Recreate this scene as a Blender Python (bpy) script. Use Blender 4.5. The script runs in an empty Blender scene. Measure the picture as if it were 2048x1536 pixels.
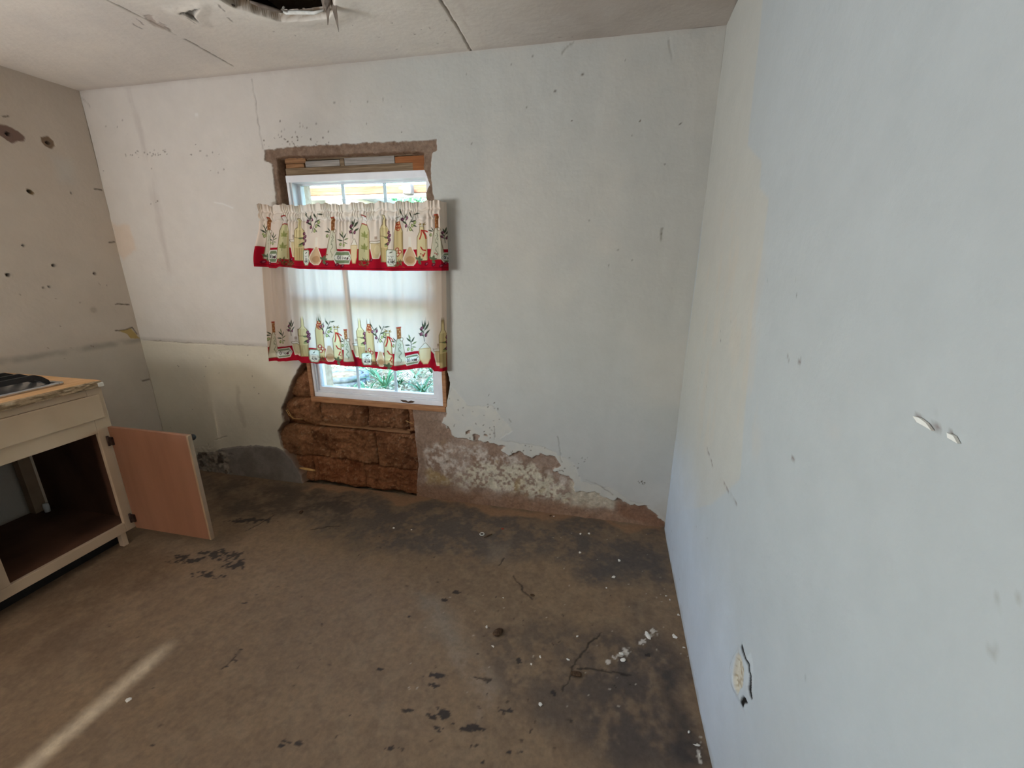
import bpy, bmesh, math, random
import numpy as np
from mathutils import Vector, Matrix

# ------------------------------------------------------------------ camera, world, lights, exposure
SC = bpy.context.scene
COL = SC.collection
R = math.radians
PITCH, YAW, ROLL, FPX = 0.2847, -0.2124, 0.0043, 838.62
CAM = np.array([-0.419, -2.2077, 1.4644])
_f = np.array([math.sin(YAW)*math.cos(PITCH), math.cos(YAW)*math.cos(PITCH), -math.sin(PITCH)])
_r0 = np.array([math.cos(YAW), -math.sin(YAW), 0.0]); _u0 = np.cross(_r0, _f)
_r = math.cos(ROLL)*_r0 + math.sin(ROLL)*_u0
_u = -math.sin(ROLL)*_r0 + math.cos(ROLL)*_u0
cd = bpy.data.cameras.new('camera'); cam = bpy.data.objects.new('camera', cd); COL.objects.link(cam)
cam.matrix_world = Matrix(((_r[0], _u[0], -_f[0], CAM[0]), (_r[1], _u[1], -_f[1], CAM[1]), (_r[2], _u[2], -_f[2], CAM[2]), (0, 0, 0, 1)))
cd.sensor_fit = 'HORIZONTAL'; cd.sensor_width = 36.0; cd.lens = 36.0*FPX/2048.0; cd.clip_start = 0.02; cd.clip_end = 200
SC.camera = cam

SUN_EL = 33.2
w = bpy.data.worlds.new('sky'); SC.world = w; w.use_nodes = True
wn = w.node_tree.nodes; wl = w.node_tree.links
bg = wn['Background']; sky = wn.new('ShaderNodeTexSky'); sky.sky_type = 'NISHITA'; sky.sun_disc = False
sky.sun_elevation = R(SUN_EL); sky.sun_rotation = R(180); sky.air_density = 1.0; sky.dust_density = 2.0
wl.new(sky.outputs[0], bg.inputs[0]); bg.inputs[1].default_value = 2.3
sd = bpy.data.lights.new('sun', 'SUN'); sd.energy = 5.5; sd.angle = R(1.0); sd.color = (0.80, 0.94, 1.0)
sun = bpy.data.objects.new('sun', sd); COL.objects.link(sun); sun.location = (-2, -8, 8)
sun.rotation_euler = (R(90-SUN_EL), 0, 0)            # shines towards +Y
# daylight entering through the kitchen window in the left wall, behind the picture's left edge
ad = bpy.data.lights.new('window_daylight', 'AREA'); ad.shape = 'RECTANGLE'; ad.size = 1.30; ad.size_y = 0.80
ad.energy = 118; ad.color = (0.90, 0.94, 1.0)
al = bpy.data.objects.new('window_daylight', ad); COL.objects.link(al)
al.location = (-3.60, -2.45, 1.34)
_d = Vector((math.cos(R(46))*math.cos(R(18)), math.cos(R(46))*math.sin(R(18)), math.sin(R(46))))   # lamp aimed up and sideways to lift the ceiling and back wall
al.rotation_euler = _d.to_track_quat('-Z', 'Y').to_euler()
vs = SC.view_settings
SC.display_settings.display_device = 'sRGB'; vs.view_transform = 'Standard'; vs.look = 'None'; vs.gamma = 1.0
vs.use_curve_mapping = False; vs.exposure = 0.16

XL, H, YF = -3.464, 2.40, -4.20
# ------------------------------------------------------------------ helpers
rng = np.random.default_rng(7); random.seed(7)
def _ray(px, py): return _f + (px-1024)/FPX*_r - (py-768)/FPX*_u
def PB(px, py, Y=0.0): d = _ray(px, py); return CAM + d*(Y-CAM[1])/d[1]      # point on a plane parallel to the back wall
def PX(px, py, X): d = _ray(px, py); return CAM + d*(X-CAM[0])/d[0]          # on a side wall plane
def PZ(px, py, Z): d = _ray(px, py); return CAM + d*(Z-CAM[2])/d[2]          # on floor / ceiling plane
def b2(pts, Y=0.0): return [(PB(x, y, Y)[0], PB(x, y, Y)[2]) for x, y in pts]
def r2(pts): return [(PX(x, y, 0.0)[1], PX(x, y, 0.0)[2]) for x, y in pts]
def l2(pts): return [(PX(x, y, XL)[1], PX(x, y, XL)[2]) for x, y in pts]
def f2(pts, Z=0.0): return [(PZ(x, y, Z)[0], PZ(x, y, Z)[1]) for x, y in pts]
def c2(pts): return f2(pts, H)
def S(r, g, b):
    c = np.array([r, g, b])/255.0
    return np.where(c <= 0.04045, c/12.92, ((c+0.055)/1.055)**2.4)

def _hash(ix, iy, seed):
    n = (ix.astype(np.int64)*374761393 + iy.astype(np.int64)*668265263 + seed*1442695041) & 0xFFFFFFFF
    n = ((n ^ (n >> 13))*1274126177) & 0xFFFFFFFF
    return ((n ^ (n >> 16)) & 0xFFFF)/65535.0
def vn(x, y, seed=0):
    ix, iy = np.floor(x), np.floor(y); fx, fy = x-ix, y-iy
    fx = fx*fx*(3-2*fx); fy = fy*fy*(3-2*fy)
    a = _hash(ix, iy, seed); b = _hash(ix+1, iy, seed); c = _hash(ix, iy+1, seed); d = _hash(ix+1, iy+1, seed)
    return (a*(1-fx)+b*fx)*(1-fy) + (c*(1-fx)+d*fx)*fy
def fbm(x, y, sc, seed=0, o=4):
    t = 0; amp = 0.5; tot = 0
    for k in range(o):
        t = t + amp*vn(x*sc, y*sc, seed+k*17); tot += amp; amp *= 0.5; sc *= 2.03
    return t/tot
def sst(a, b, x):
    t = np.clip((x-a)/(b-a), 0, 1); return t*t*(3-2*t)
def segd(x, y, pts):
    d = np.full(x.shape, 1e9)
    for (x0, y0), (x1, y1) in zip(pts[:-1], pts[1:]):
        dx, dy = x1-x0, y1-y0; t = np.clip(((x-x0)*dx+(y-y0)*dy)/(dx*dx+dy*dy+1e-12), 0, 1)
        d = np.minimum(d, np.hypot(x-x0-t*dx, y-y0-t*dy))
    return d
def sdp(x, y, pts):                                   # signed distance, positive inside
    pts = list(pts); d = segd(x, y, pts+[pts[0]]); ins = np.zeros(x.shape, bool); j = len(pts)-1
    for i in range(len(pts)):
        (xi, yi), (xj, yj) = pts[i], pts[j]
        c = ((yi > y) != (yj > y)) & (x < (xj-xi)*(y-yi)/((yj-yi) if yj != yi else 1e-12)+xi)
        ins ^= c; j = i
    return np.where(ins, d, -d)
def axis(a, b, coarse, fine):
    xs = [a]; 
    while xs[-1] < b-1e-6:
        st = coarse
        for lo, hi, s in fine:
            if lo-1e-9 <= xs[-1] < hi: st = min(st, s)
        nx = xs[-1]+st
        for lo, hi, s in fine:
            if xs[-1] < lo-1e-9 < nx: nx = lo
        xs.append(min(nx, b))
    return np.array(xs)
def lay(col, m, c):                                   # put colour c over col where m
    m = np.clip(m, 0, 1)[..., None]; return col*(1-m) + np.asarray(c)*m

# ---- materials
MATS = {}
def principled(name, rough=0.6, spec=0.3, metal=0.0):
    m = bpy.data.materials.new(name); m.use_nodes = True
    b = m.node_tree.nodes['Principled BSDF']; b.inputs['Roughness'].default_value = rough
    b.inputs['Specular IOR Level'].default_value = spec; b.inputs['Metallic'].default_value = metal
    MATS[name] = m
    return m, m.node_tree.nodes, m.node_tree.links, b
def add_bump(n, l, b, scale, dist, detail=6, strength=0.6, stretch=None):
    tc = n.new('ShaderNodeTexCoord'); src = tc.outputs['Object']
    if stretch:
        mp = n.new('ShaderNodeMapping'); mp.inputs['Scale'].default_value = stretch; l.new(src, mp.inputs[0]); src = mp.outputs[0]
    t = n.new('ShaderNodeTexNoise'); t.inputs['Scale'].default_value = scale; t.inputs['Detail'].default_value = detail
    l.new(src, t.inputs['Vector'])
    bp = n.new('ShaderNodeBump'); bp.inputs['Distance'].default_value = dist; bp.inputs['Strength'].default_value = strength
    l.new(t.outputs['Fac'], bp.inputs['Height']); l.new(bp.outputs[0], b.inputs['Normal'])
    return src, t
def mat_attr(name, rough, spec, nscale, namt, bscale, bdist, detail=8):
    """vertex colour (paint, stains, print) with node noise for grain and fine relief"""
    m, n, l, b = principled(name, rough, spec)
    at = n.new('ShaderNodeAttribute'); at.attribute_name = 'Col'
    src, t = add_bump(n, l, b, bscale, bdist, detail)
    t2 = n.new('ShaderNodeTexNoise'); t2.inputs['Scale'].default_value = nscale; t2.inputs['Detail'].default_value = 8
    t2.inputs['Roughness'].default_value = 0.65
    l.new(src, t2.inputs['Vector'])
    mr = n.new('ShaderNodeMapRange'); mr.inputs[1].default_value = 0.3; mr.inputs[2].default_value = 0.7
    mr.inputs[3].default_value = 1-namt; mr.inputs[4].default_value = 1+namt
    l.new(t2.outputs['Fac'], mr.inputs[0])
    mx = n.new('ShaderNodeVectorMath'); mx.operation = 'SCALE'
    l.new(at.outputs['Color'], mx.inputs[0]); l.new(mr.outputs[0], mx.inputs['Scale']); l.new(mx.outputs[0], b.inputs['Base Color'])
    return m
def mat_noise(name, c0, c1, scale, rough=0.6, spec=0.3, bdist=0.002, bscale=None, stretch=None, metal=0.0, lo=0.35, hi=0.65, detail=6):
    m, n, l, b = principled(name, rough, spec, metal)
    src, t = add_bump(n, l, b, bscale or scale*2, bdist, detail, 0.6, stretch)
    t2 = n.new('ShaderNodeTexNoise'); t2.inputs['Scale'].default_value = scale; t2.inputs['Detail'].default_value = detail
    l.new(src, t2.inputs['Vector'])
    cr = n.new('ShaderNodeValToRGB'); cr.color_ramp.elements[0].position = lo; cr.color_ramp.elements[1].position = hi
    cr.color_ramp.elements[0].color = (*S(*c0), 1); cr.color_ramp.elements[1].color = (*S(*c1), 1)
    l.new(t2.outputs['Fac'], cr.inputs[0]); l.new(cr.outputs[0], b.inputs['Base Color'])
    return m
def mat_cloth(name, trans):
    m = bpy.data.materials.new(name); m.use_nodes = True; n = m.node_tree.nodes; l = m.node_tree.links
    n.remove(n['Principled BSDF']); out = n['Material Output']
    at = n.new('ShaderNodeAttribute'); at.attribute_name = 'Col'
    df = n.new('ShaderNodeBsdfDiffuse'); tr = n.new('ShaderNodeBsdfTranslucent'); mx = n.new('ShaderNodeMixShader')
    mx.inputs[0].default_value = trans
    tc = n.new('ShaderNodeTexCoord'); t = n.new('ShaderNodeTexNoise'); t.inputs['Scale'].default_value = 700; t.inputs['Detail'].default_value = 2
    l.new(tc.outputs['Object'], t.inputs['Vector'])
    bp = n.new('ShaderNodeBump'); bp.inputs['Distance'].default_value = 0.0006; bp.inputs['Strength'].default_value = 0.5
    l.new(t.outputs['Fac'], bp.inputs['Height']); l.new(bp.outputs[0], df.inputs['Normal'])
    l.new(at.outputs['Color'], df.inputs[0]); l.new(at.outputs['Color'], tr.inputs[0])
    l.new(df.outputs[0], mx.inputs[1]); l.new(tr.outputs[0], mx.inputs[2]); l.new(mx.outputs[0], out.inputs[0])
    MATS[name] = m; return m

mat_attr('wall_paint', 0.62, 0.25, 9, 0.035, 45, 0.0026)
mat_attr('mud_render', 0.9, 0.1, 60, 0.22, 140, 0.004)
mat_attr('cement', 0.85, 0.2, 30, 0.12, 120, 0.002)
mat_attr('concrete_floor', 0.66, 0.25, 55, 0.15, 120, 0.0014)
mat_attr('adobe', 0.95, 0.05, 70, 0.28, 170, 0.006)
mat_cloth('curtain_cloth', 0.64); mat_cloth('curtain_hem', 0.16)
mat_noise('vinyl', (222, 222, 226), (230, 230, 233), 14, 0.35, 0.4, 0.0001)
mat_noise('trim_pine', (146, 100, 66), (174, 126, 86), 9, 0.55, 0.3, 0.001, stretch=(1, 6, 9))
mat_noise('old_wood', (108, 88, 68), (144, 124, 100), 12, 0.85, 0.15, 0.003, 60, stretch=(0.6, 8, 10))
mat_noise('grey_wood', (136, 130, 124), (168, 160, 152), 12, 0.85, 0.15, 0.002, 60, stretch=(0.6, 8, 10))
mat_noise('tan_wood', (128, 92, 62), (160, 120, 86), 12, 0.85, 0.15, 0.002, 60, stretch=(0.6, 8, 10))
mat_noise('orange_wood', (138, 86, 52), (158, 102, 64), 12, 0.85, 0.15, 0.002, 60, stretch=(0.6, 8, 10))
mat_noise('cabinet_paint', (184, 162, 136), (196, 174, 148), 5, 0.45, 0.35, 0.0008)
mat_noise('door_ply', (134, 92, 70), (148, 104, 80), 3, 0.42, 0.4, 0.0004, stretch=(4, 1, 0.5))
mat_noise('edge_wood', (150, 124, 98), (166, 140, 112), 8, 0.6, 0.3, 0.0005)
mat_noise('dark_ply', (74, 50, 38), (98, 68, 52), 5, 0.7, 0.2, 0.001, stretch=(1, 1, 0.5))
mat_noise('counter_ply', (206, 160, 112), (226, 184, 138), 6, 0.6, 0.25, 0.001, stretch=(6, 0.8, 1))
mat_noise('counter_edge', (122, 104, 82), (190, 172, 146), 26, 0.85, 0.15, 0.004, 70, stretch=(1, 0.35, 3))
mat_noise('steel', (176, 178, 182), (200, 202, 206), 30, 0.22, 0.5, 0.0002, metal=0.9)
mat_noise('black_iron', (18, 18, 19), (30, 29, 29), 40, 0.5, 0.4, 0.0006)
mat_noise('dark_bronze', (44, 28, 24), (62, 42, 36), 60, 0.45, 0.5, 0.0003, metal=0.5)
mat_noise('paint_chip', (214, 210, 200), (232, 228, 220), 60, 0.8, 0.2, 0.001)
mat_noise('dirt_clod', (70, 54, 42), (96, 76, 60), 80, 0.95, 0.05, 0.003)
mat_noise('straw', (176, 140, 86), (196, 160, 104), 60, 0.8, 0.1, 0.0005)
mat_noise('red_plastic', (150, 52, 34), (170, 62, 42), 60, 0.5, 0.3, 0.0003)
mat_noise('white_plastic', (224, 222, 214), (234, 232, 226), 30, 0.4, 0.4, 0.0003)
mat_noise('torn_paper', (104, 92, 82), (140, 126, 114), 24, 0.9, 0.1, 0.001)
mat_noise('attic_wood', (46, 36, 28), (64, 50, 40), 14, 0.9, 0.1, 0.002)
mat_noise('exterior_stucco', (180, 160, 136), (200, 182, 158), 30, 0.9, 0.1, 0.004)
mat_noise('porch_wood', (118, 74, 56), (148, 104, 82), 8, 0.8, 0.2, 0.002, stretch=(0.6, 6, 8))
mat_noise('grey_metal', (120, 126, 134), (150, 156, 162), 12, 0.5, 0.4, 0.0005)
mat_noise('lamp_metal', (104, 96, 92), (124, 116, 110), 12, 0.6, 0.3, 0.0005)
mat_noise('white_paint_out', (220, 218, 212), (236, 234, 230), 10, 0.6, 0.3, 0.0008)
mat_noise('soil', (120, 104, 84), (162, 148, 124), 14, 0.95, 0.05, 0.01)
mat_noise('leaf_green', (66, 118, 78), (112, 164, 120), 8, 0.5, 0.4, 0.0006)
mat_noise('leaf_dark', (44, 86, 54), (84, 128, 84), 8, 0.5, 0.4, 0.0006)
mat_noise('dry_grass', (150, 160, 140), (204, 206, 186), 10, 0.8, 0.2, 0.0006)
mat_noise('rubber', (92, 100, 104), (132, 140, 144), 12, 0.8, 0.2, 0.002)
mat_noise('plaque_stone', (196, 192, 172), (216, 212, 194), 30, 0.8, 0.2, 0.001)
mat_noise('plaque_line', (60, 66, 64), (80, 86, 84), 30, 0.8, 0.2, 0.0005)
gm = bpy.data.materials.new('window_glass'); gm.use_nodes = True
gn, gl = gm.node_tree.nodes, gm.node_tree.links; gn.remove(gn['Principled BSDF'])
gt = gn.new('ShaderNodeBsdfTransparent'); gt.inputs[0].default_value = (0.93, 0.97, 0.97, 1)
gg = gn.new('ShaderNodeBsdfGlossy'); gg.inputs['Roughness'].default_value = 0.03
gx = gn.new('ShaderNodeMixShader'); fr = gn.new('ShaderNodeFresnel'); fr.inputs[0].default_value = 1.25
gl.new(fr.outputs[0], gx.inputs[0]); gl.new(gt.outputs[0], gx.inputs[1]); gl.new(gg.outputs[0], gx.inputs[2]); gl.new(gx.outputs[0], gn['Material Output'].inputs[0])
MATS['window_glass'] = gm

# ---- objects
def tag(o, label=None, cat=None, group=None, kind=None):
    if label: o['label'] = label
    if cat: o['category'] = cat
    if group: o['group'] = group
    if kind: o['kind'] = kind
    return o
def link(name, me, mat, parent=None):
    o = bpy.data.objects.new(name, me); COL.objects.link(o)
    if mat is not None and not me.materials: me.materials.append(MATS[mat] if isinstance(mat, str) else mat)
    if parent is not None: o.parent = parent
    return o
def empty(name, loc=(0, 0, 0)):
    o = bpy.data.objects.new(name, None); COL.objects.link(o); o.location = loc; o.empty_display_size = 0.1
    return o
def raw_mesh(name, V, F, col=None, smooth=True):
    V = np.asarray(V, np.float32); F = np.asarray(F, np.int32); k = F.shape[1]
    me = bpy.data.meshes.new(name); me.vertices.add(len(V)); me.vertices.foreach_set('co', V.ravel())
    me.loops.add(F.size); me.loops.foreach_set('vertex_index', F.ravel())
    me.polygons.add(len(F)); me.polygons.foreach_set('loop_start', np.arange(0, F.size, k, dtype=np.int32))
    try: me.polygons.foreach_set('loop_total', np.full(len(F), k, np.int32))
    except Exception: pass
    me.polygons.foreach_set('use_smooth', np.full(len(F), smooth, bool))
    if col is not None:
        a = me.attributes.new('Col', 'FLOAT_COLOR', 'POINT'); c = np.ones((len(V), 4), np.float32); c[:, :3] = col
        a.data.foreach_set('color', c.ravel())
    me.update(calc_edges=True); me.validate(); return me
def grid_parts(P, lab, col, specs, flip=False):
    """P (nv,nu,3) points, lab (nv-1,nu-1) labels (-1 = nothing); specs {label:(name, material, parent or None)}"""
    nv, nu = P.shape[:2]; idx = np.arange(nv*nu).reshape(nv, nu); out = {}
    q = np.stack([idx[:-1, :-1], idx[:-1, 1:], idx[1:, 1:], idx[1:, :-1]], -1)
    if flip: q = q[..., ::-1]
    PV = P.reshape(-1, 3); CV = col.reshape(-1, 3)
    for k, (name, mat, par) in specs.items():
        fs = q[lab == k]
        if len(fs) == 0: continue
        u, inv = np.unique(fs.ravel(), return_inverse=True)
        me = raw_mesh(name, PV[u], inv.reshape(-1, 4), CV[u])
        out[k] = link(name, me, mat, out[par] if par is not None else None)
    return out
def fmean(a): return (a[:-1, :-1]+a[1:, :-1]+a[:-1, 1:]+a[1:, 1:])/4
def box(name, lo, hi, mat, parent=None, bev=0.002, seg=2, rot=None, wob=0.0):
    bm = bmesh.new(); bmesh.ops.create_cube(bm, size=1.0)
    c = (np.array(lo)+np.array(hi))/2; s = np.array(hi)-np.array(lo)
    for v in bm.verts: v.co = Vector((v.co.x*s[0], v.co.y*s[1], v.co.z*s[2]))
    if wob:
        bmesh.ops.subdivide_edges(bm, edges=list(bm.edges), cuts=3, use_grid_fill=True)
        for v in bm.verts: v.co += Vector((random.uniform(-wob, wob), random.uniform(-wob, wob), random.uniform(-wob, wob)))
    elif bev > 0:
        bmesh.ops.bevel(bm, geom=list(bm.edges), offset=min(bev, min(s)*0.4), segments=seg, affect='EDGES', profile=0.6)
    if rot is not None: bmesh.ops.rotate(bm, verts=bm.verts, cent=(0, 0, 0), matrix=rot)
    for v in bm.verts: v.co += Vector(c)
    me = bpy.data.meshes.new(name); bm.to_mesh(me); bm.free()
    return link(name, me, mat, parent)
def tube(name, pts, rad, mat, parent=None, sides=10, smooth=True):
    pts = [Vector(p) for p in pts]; n = len(pts); V = []; F = []
    rad = [rad]*n if not hasattr(rad, '__len__') else rad
    for i, p in enumerate(pts):
        t = (pts[min(i+1, n-1)]-pts[max(i-1, 0)]).normalized()
        a = t.orthogonal().normalized() if i == 0 else (a - t*a.dot(t)).normalized()
        b = t.cross(a)
        for k in range(sides):
            th = 2*math.pi*k/sides; V.append(p + (a*math.cos(th)+b*math.sin(th))*rad[i])
    for i in range(n-1):
        for k in range(sides): F.append((i*sides+k, i*sides+(k+1) % sides, (i+1)*sides+(k+1) % sides, (i+1)*sides+k))
    F.append(tuple(range(sides))[::-1]); F.append(tuple(range((n-1)*sides, n*sides)))
    me = bpy.data.meshes.new(name); me.from_pydata([tuple(v) for v in V], [], F); me.update()
    for p in me.polygons: p.use_smooth = smooth and len(p.vertices) == 4
    return link(name, me, mat, parent)
def lathe(name, prof, mat, parent=None, sides=24, loc=(0, 0, 0), rot=None):
    V = []; F = []; n = len(prof)
    for r, z in prof:
        for k in range(sides):
            th = 2*math.pi*k/sides; v = Vector((r*math.cos(th), r*math.sin(th), z))
            if rot is not None: v = rot @ v
            V.append(tuple(v+Vector(loc)))
    for i in range(n-1):
        for k in range(sides): F.append((i*sides+k, i*sides+(k+1) % sides, (i+1)*sides+(k+1) % sides, (i+1)*sides+k))
    F.append(tuple(range(sides))[::-1]); F.append(tuple(range((n-1)*sides, n*sides)))
    me = bpy.data.meshes.new(name); me.from_pydata(V, [], F); me.update()
    for p in me.polygons: p.use_smooth = len(p.vertices) == 4
    return link(name, me, mat, parent)
def prism(name, poly, axis_fn, mat, parent=None):
    """closed solid between two copies of an outline; axis_fn(u,v,k) -> 3D point for k in (0,1)"""
    n = len(poly); V = [axis_fn(u, v, 0) for u, v in poly]+[axis_fn(u, v, 1) for u, v in poly]
    F = [tuple(range(n)), tuple(range(2*n-1, n-1, -1))]+[(i, i+n, (i+1) % n+n, (i+1) % n) for i in range(n)]
    me = bpy.data.meshes.new(name); me.from_pydata([tuple(map(float, v)) for v in V], [], F); me.update()
    return link(name, me, mat, parent)
def rock(name, loc, size, mat, seed, parent=None, sub=2, rough=0.35):
    bm = bmesh.new(); bmesh.ops.create_icosphere(bm, subdivisions=sub, radius=1.0); rr = random.Random(seed)
    off = [Vector((rr.uniform(-1, 1), rr.uniform(-1, 1), rr.uniform(-1, 1))).normalized() for _ in range(7)]
    am = [rr.uniform(-rough, rough) for _ in off]
    rz = Matrix.Rotation(rr.uniform(0, 6.28), 3, 'Z')
    for v in bm.verts:
        k = 1+sum(a*max(0, v.co.dot(o))**2 for a, o in zip(am, off)); p = rz @ Vector((v.co.x*k*size[0], v.co.y*k*size[1], v.co.z*k*size[2]))
        v.co = p
    zm = min(v.co.z for v in bm.verts)
    for v in bm.verts: v.co.z = max(v.co.z, zm*0.5)
    zm = min(v.co.z for v in bm.verts)
    for v in bm.verts: v.co.z -= zm
    me = bpy.data.meshes.new(name); bm.to_mesh(me); bm.free()
    o = link(name, me, mat, parent); o.location = loc; return o

# ================================================================== BACK WALL
xs = axis(XL, 0.0, 0.007, [(-2.56, 0.0, 0.004)])
zs = axis(0.0, H, 0.008, [(0.0, 1.0, 0.004), (1.72, 2.10, 0.004)])
X, Z = np.meshgrid(xs, zs)
wx = X + (fbm(X, Z, 14, 1)-.5)*0.05; wz = Z + (fbm(X, Z, 14, 2)-.5)*0.05       # ragged edges
w2x = X + (fbm(X, Z, 45, 3)-.5)*0.024; w2z = Z + (fbm(X, Z, 45, 4)-.5)*0.024
hole_px = [(553, 317), (566, 313), (640, 311), (760, 306), (838, 303), (846, 306), (846, 338), (852, 352), (857, 370), (849, 386),
           (852, 410), (870, 500), (880, 600), (888, 700), (893, 740), (899, 768), (893, 800), (889, 820), (822, 817), (828, 880), (834, 930),
           (829, 1010), (612, 990), (604, 950), (585, 918), (562, 893), (556, 862), (567, 845), (563, 818), (576, 788), (583, 764), (602, 728),
           (590, 640), (580, 540), (568, 440), (562, 400), (556, 350)]
hole = sdp(w2x*.35+X*.65, w2z*.35+Z*.65, b2(hole_px))
band_px = [(529, 300), (600, 293), (690, 288), (780, 284), (873, 279), (874, 300), (865, 306), (862, 325), (862, 352), (865, 378),
           (868, 402), (872, 470), (700, 470), (556, 470), (552, 400), (548, 348), (544, 327), (530, 322)]
band = sdp(w2x*.5+X*.5, w2z*.5+Z*.5, b2(band_px))
low_px = [(815, 815), (890, 818), (893, 828), (884, 846), (896, 862), (905, 873), (946, 882), (973, 885), (1009, 892), (1000, 903), (1017, 914), (1039, 903),
          (1063, 918), (1080, 908), (1112, 915), (1122, 932), (1105, 940), (1145, 960), (1150, 985), (1190, 985), (1225, 1003), (1236, 998), (1262, 1012), (1292, 1012), (1320, 1036),
          (1333, 1050), (1333, 1090), (815, 1040)]
low = sdp(w2x, w2z, b2(low_px))
chips = [sdp(w2x, w2z, b2(q)) for q in ([(931, 862), (942, 862), (941, 869), (931, 868)], [(946, 869), (958, 871), (957, 883), (947, 882)],
         [(968, 868), (974, 870), (973, 875), (968, 874)], [(890, 850), (898, 858), (905, 872), (896, 868)])]
for c in chips: low = np.maximum(low, c)
brk = sdp(w2x, w2z, b2([(836, 815), (888, 822), (880, 838), (886, 860), (870, 890), (845, 905), (826, 900)]))      # bare mud under the trim
cem_px = [(386, 944), (395, 905), (425, 905), (445, 897), (478, 893), (515, 891), (552, 894), (575, 905), (592, 927), (604, 950), (614, 975), (560, 990), (386, 980)]
cem = sdp(w2x*.4+X*.6, w2z*.4+Z*.6, b2(cem_px))
dmg = sdp(w2x, w2z, b2([(372, 885), (392, 893), (420, 890), (440, 900), (470, 905), (460, 930), (470, 952), (372, 940)]))
# relief (y>0 is into the wall)
D = (fbm(X, Z, 1.6, 11, 3)-.5)*0.014 + (fbm(X, Z, 9, 12, 3)-.5)*0.0035
D = D*sst(0.0, 0.12, Z+0.02)*sst(0, .1, -X)
old = sdp(w2x, w2z, b2([(905, 775), (935, 812), (985, 812), (1012, 845), (1024, 862), (1000, 880), (1090, 895), (1145, 925), (1165, 965), (1220, 975), (1262, 1002), (1300, 1012), (1328, 1035),
                        (1335, 1090), (815, 1040), (860, 830), (890, 800)]))
paint_in = np.maximum(np.maximum(band, low), -1)
D += 0.0022*sst(-.003, .003, old)
D += (0.007+0.006*(fbm(X, Z, 30, 15)-.5))*sst(-.002, .004, band)
D += (0.010+0.016*(fbm(X, Z, 18, 16)-.5))*sst(-.002, .005, low)
D -= 0.007*sst(-.004, .008, cem)
D += 0.014*(fbm(X, Z, 40, 18)-.35)*sst(0, .01, dmg)
D += 0.05*sst(-.004, .006, hole)*(0.75+.5*fbm(X, Z, 20, 19))
cracks_b = [[(505, 160), (508, 182), (511, 195), (513, 215), (520, 262), (527, 298)], [(1147, 84), (1138, 91), (1125, 106)],
            [(1337, 80), (1342, 98), (1344, 116)], [(163, 195), (172, 203), (179, 214)], [(286, 680), (360, 685), (440, 689), (536, 693)],
            [(985, 1057), (1000, 1060)], [(1115, 873), (1120, 900), (1124, 925)], [(1173, 960), (1200, 972), (1225, 990)],
            [(388, 895), (395, 905), (388, 920)], [(415, 887), (418, 895)], [(430, 880), (452, 873)], [(988, 855), (989, 880)], [(1018, 838), (1022, 846)]]
cr = np.full(X.shape, 1e9)
jx = X+(fbm(X, Z, 40, 21)-.5)*.012; jz = Z+(fbm(X, Z, 40, 22)-.5)*.012
for c in cracks_b: cr = np.minimum(cr, segd(jx, jz, b2(c)))
D += 0.0025*(1-sst(.001, .005, cr))
# colour
C = np.broadcast_to(S(186, 184, 177), X.shape+(3,)).copy()
C = lay(C, sst(-1.3, -2.5, X+(fbm(X, Z, 3, 30)-.5)*.8)*.9, S(214, 207, 198))  # creamier paint to the left, with the brighter light there put into the colour
C = lay(C, sst(.45, .7, fbm(X, Z, 2.2, 31))*0.35, S(204, 196, 184))
C = lay(C, sst(.5, .75, fbm(X*2.5, Z*.6, 4, 32))*0.10, S(206, 204, 198))
wain = (sst(0.002, -0.004, Z-0.945+(fbm(X, Z, 12, 33)-.5)*.01))*sst(-2.25, -2.35, X)
C = lay(C, wain*0.75, S(206, 197, 174))
C = lay(C, (1-sst(.0, .02, np.abs(Z-0.953)))*sst(-2.4, -2.5, X)*.35, S(150, 140, 128))
C = lay(C, sst(-.01, .02, sdp(wx, wz, b2([(218, 440), (262, 452), (274, 500), (250, 520), (235, 505)])))*0.5, S(216, 190, 164))
C = lay(C, sst(.006, 0, segd(X, Z, b2([(430, 405), (447, 408), (466, 416)])))*.8, S(226, 224, 220))
C = lay(C, sst(-.003, .002, sdp(X, Z, b2([(391, 226), (397, 226), (397, 234), (391, 234)])))*.6, S(226, 224, 220))
C = lay(C, (1-sst(.005, .03, segd(wx, wz, b2([(475, 775), (480, 810), (487, 852)]))))*.35, S(160, 148, 128))
C = lay(C, (1-sst(.0, .05, np.abs(wx-PB(345, 560)[0])))*sst(.5, .7, fbm(X*4, Z*.5, 5, 36))*.5*sst(1.0, 1.3, Z), S(186, 176, 168))
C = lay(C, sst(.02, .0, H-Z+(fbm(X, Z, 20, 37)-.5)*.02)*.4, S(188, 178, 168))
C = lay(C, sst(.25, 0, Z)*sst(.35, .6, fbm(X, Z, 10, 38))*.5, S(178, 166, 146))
C = lay(C, sst(-.004, .004, old)*(.55+.45*sst(.35, .6, fbm(X, Z, 26, 39))), S(196, 191, 179))
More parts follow.
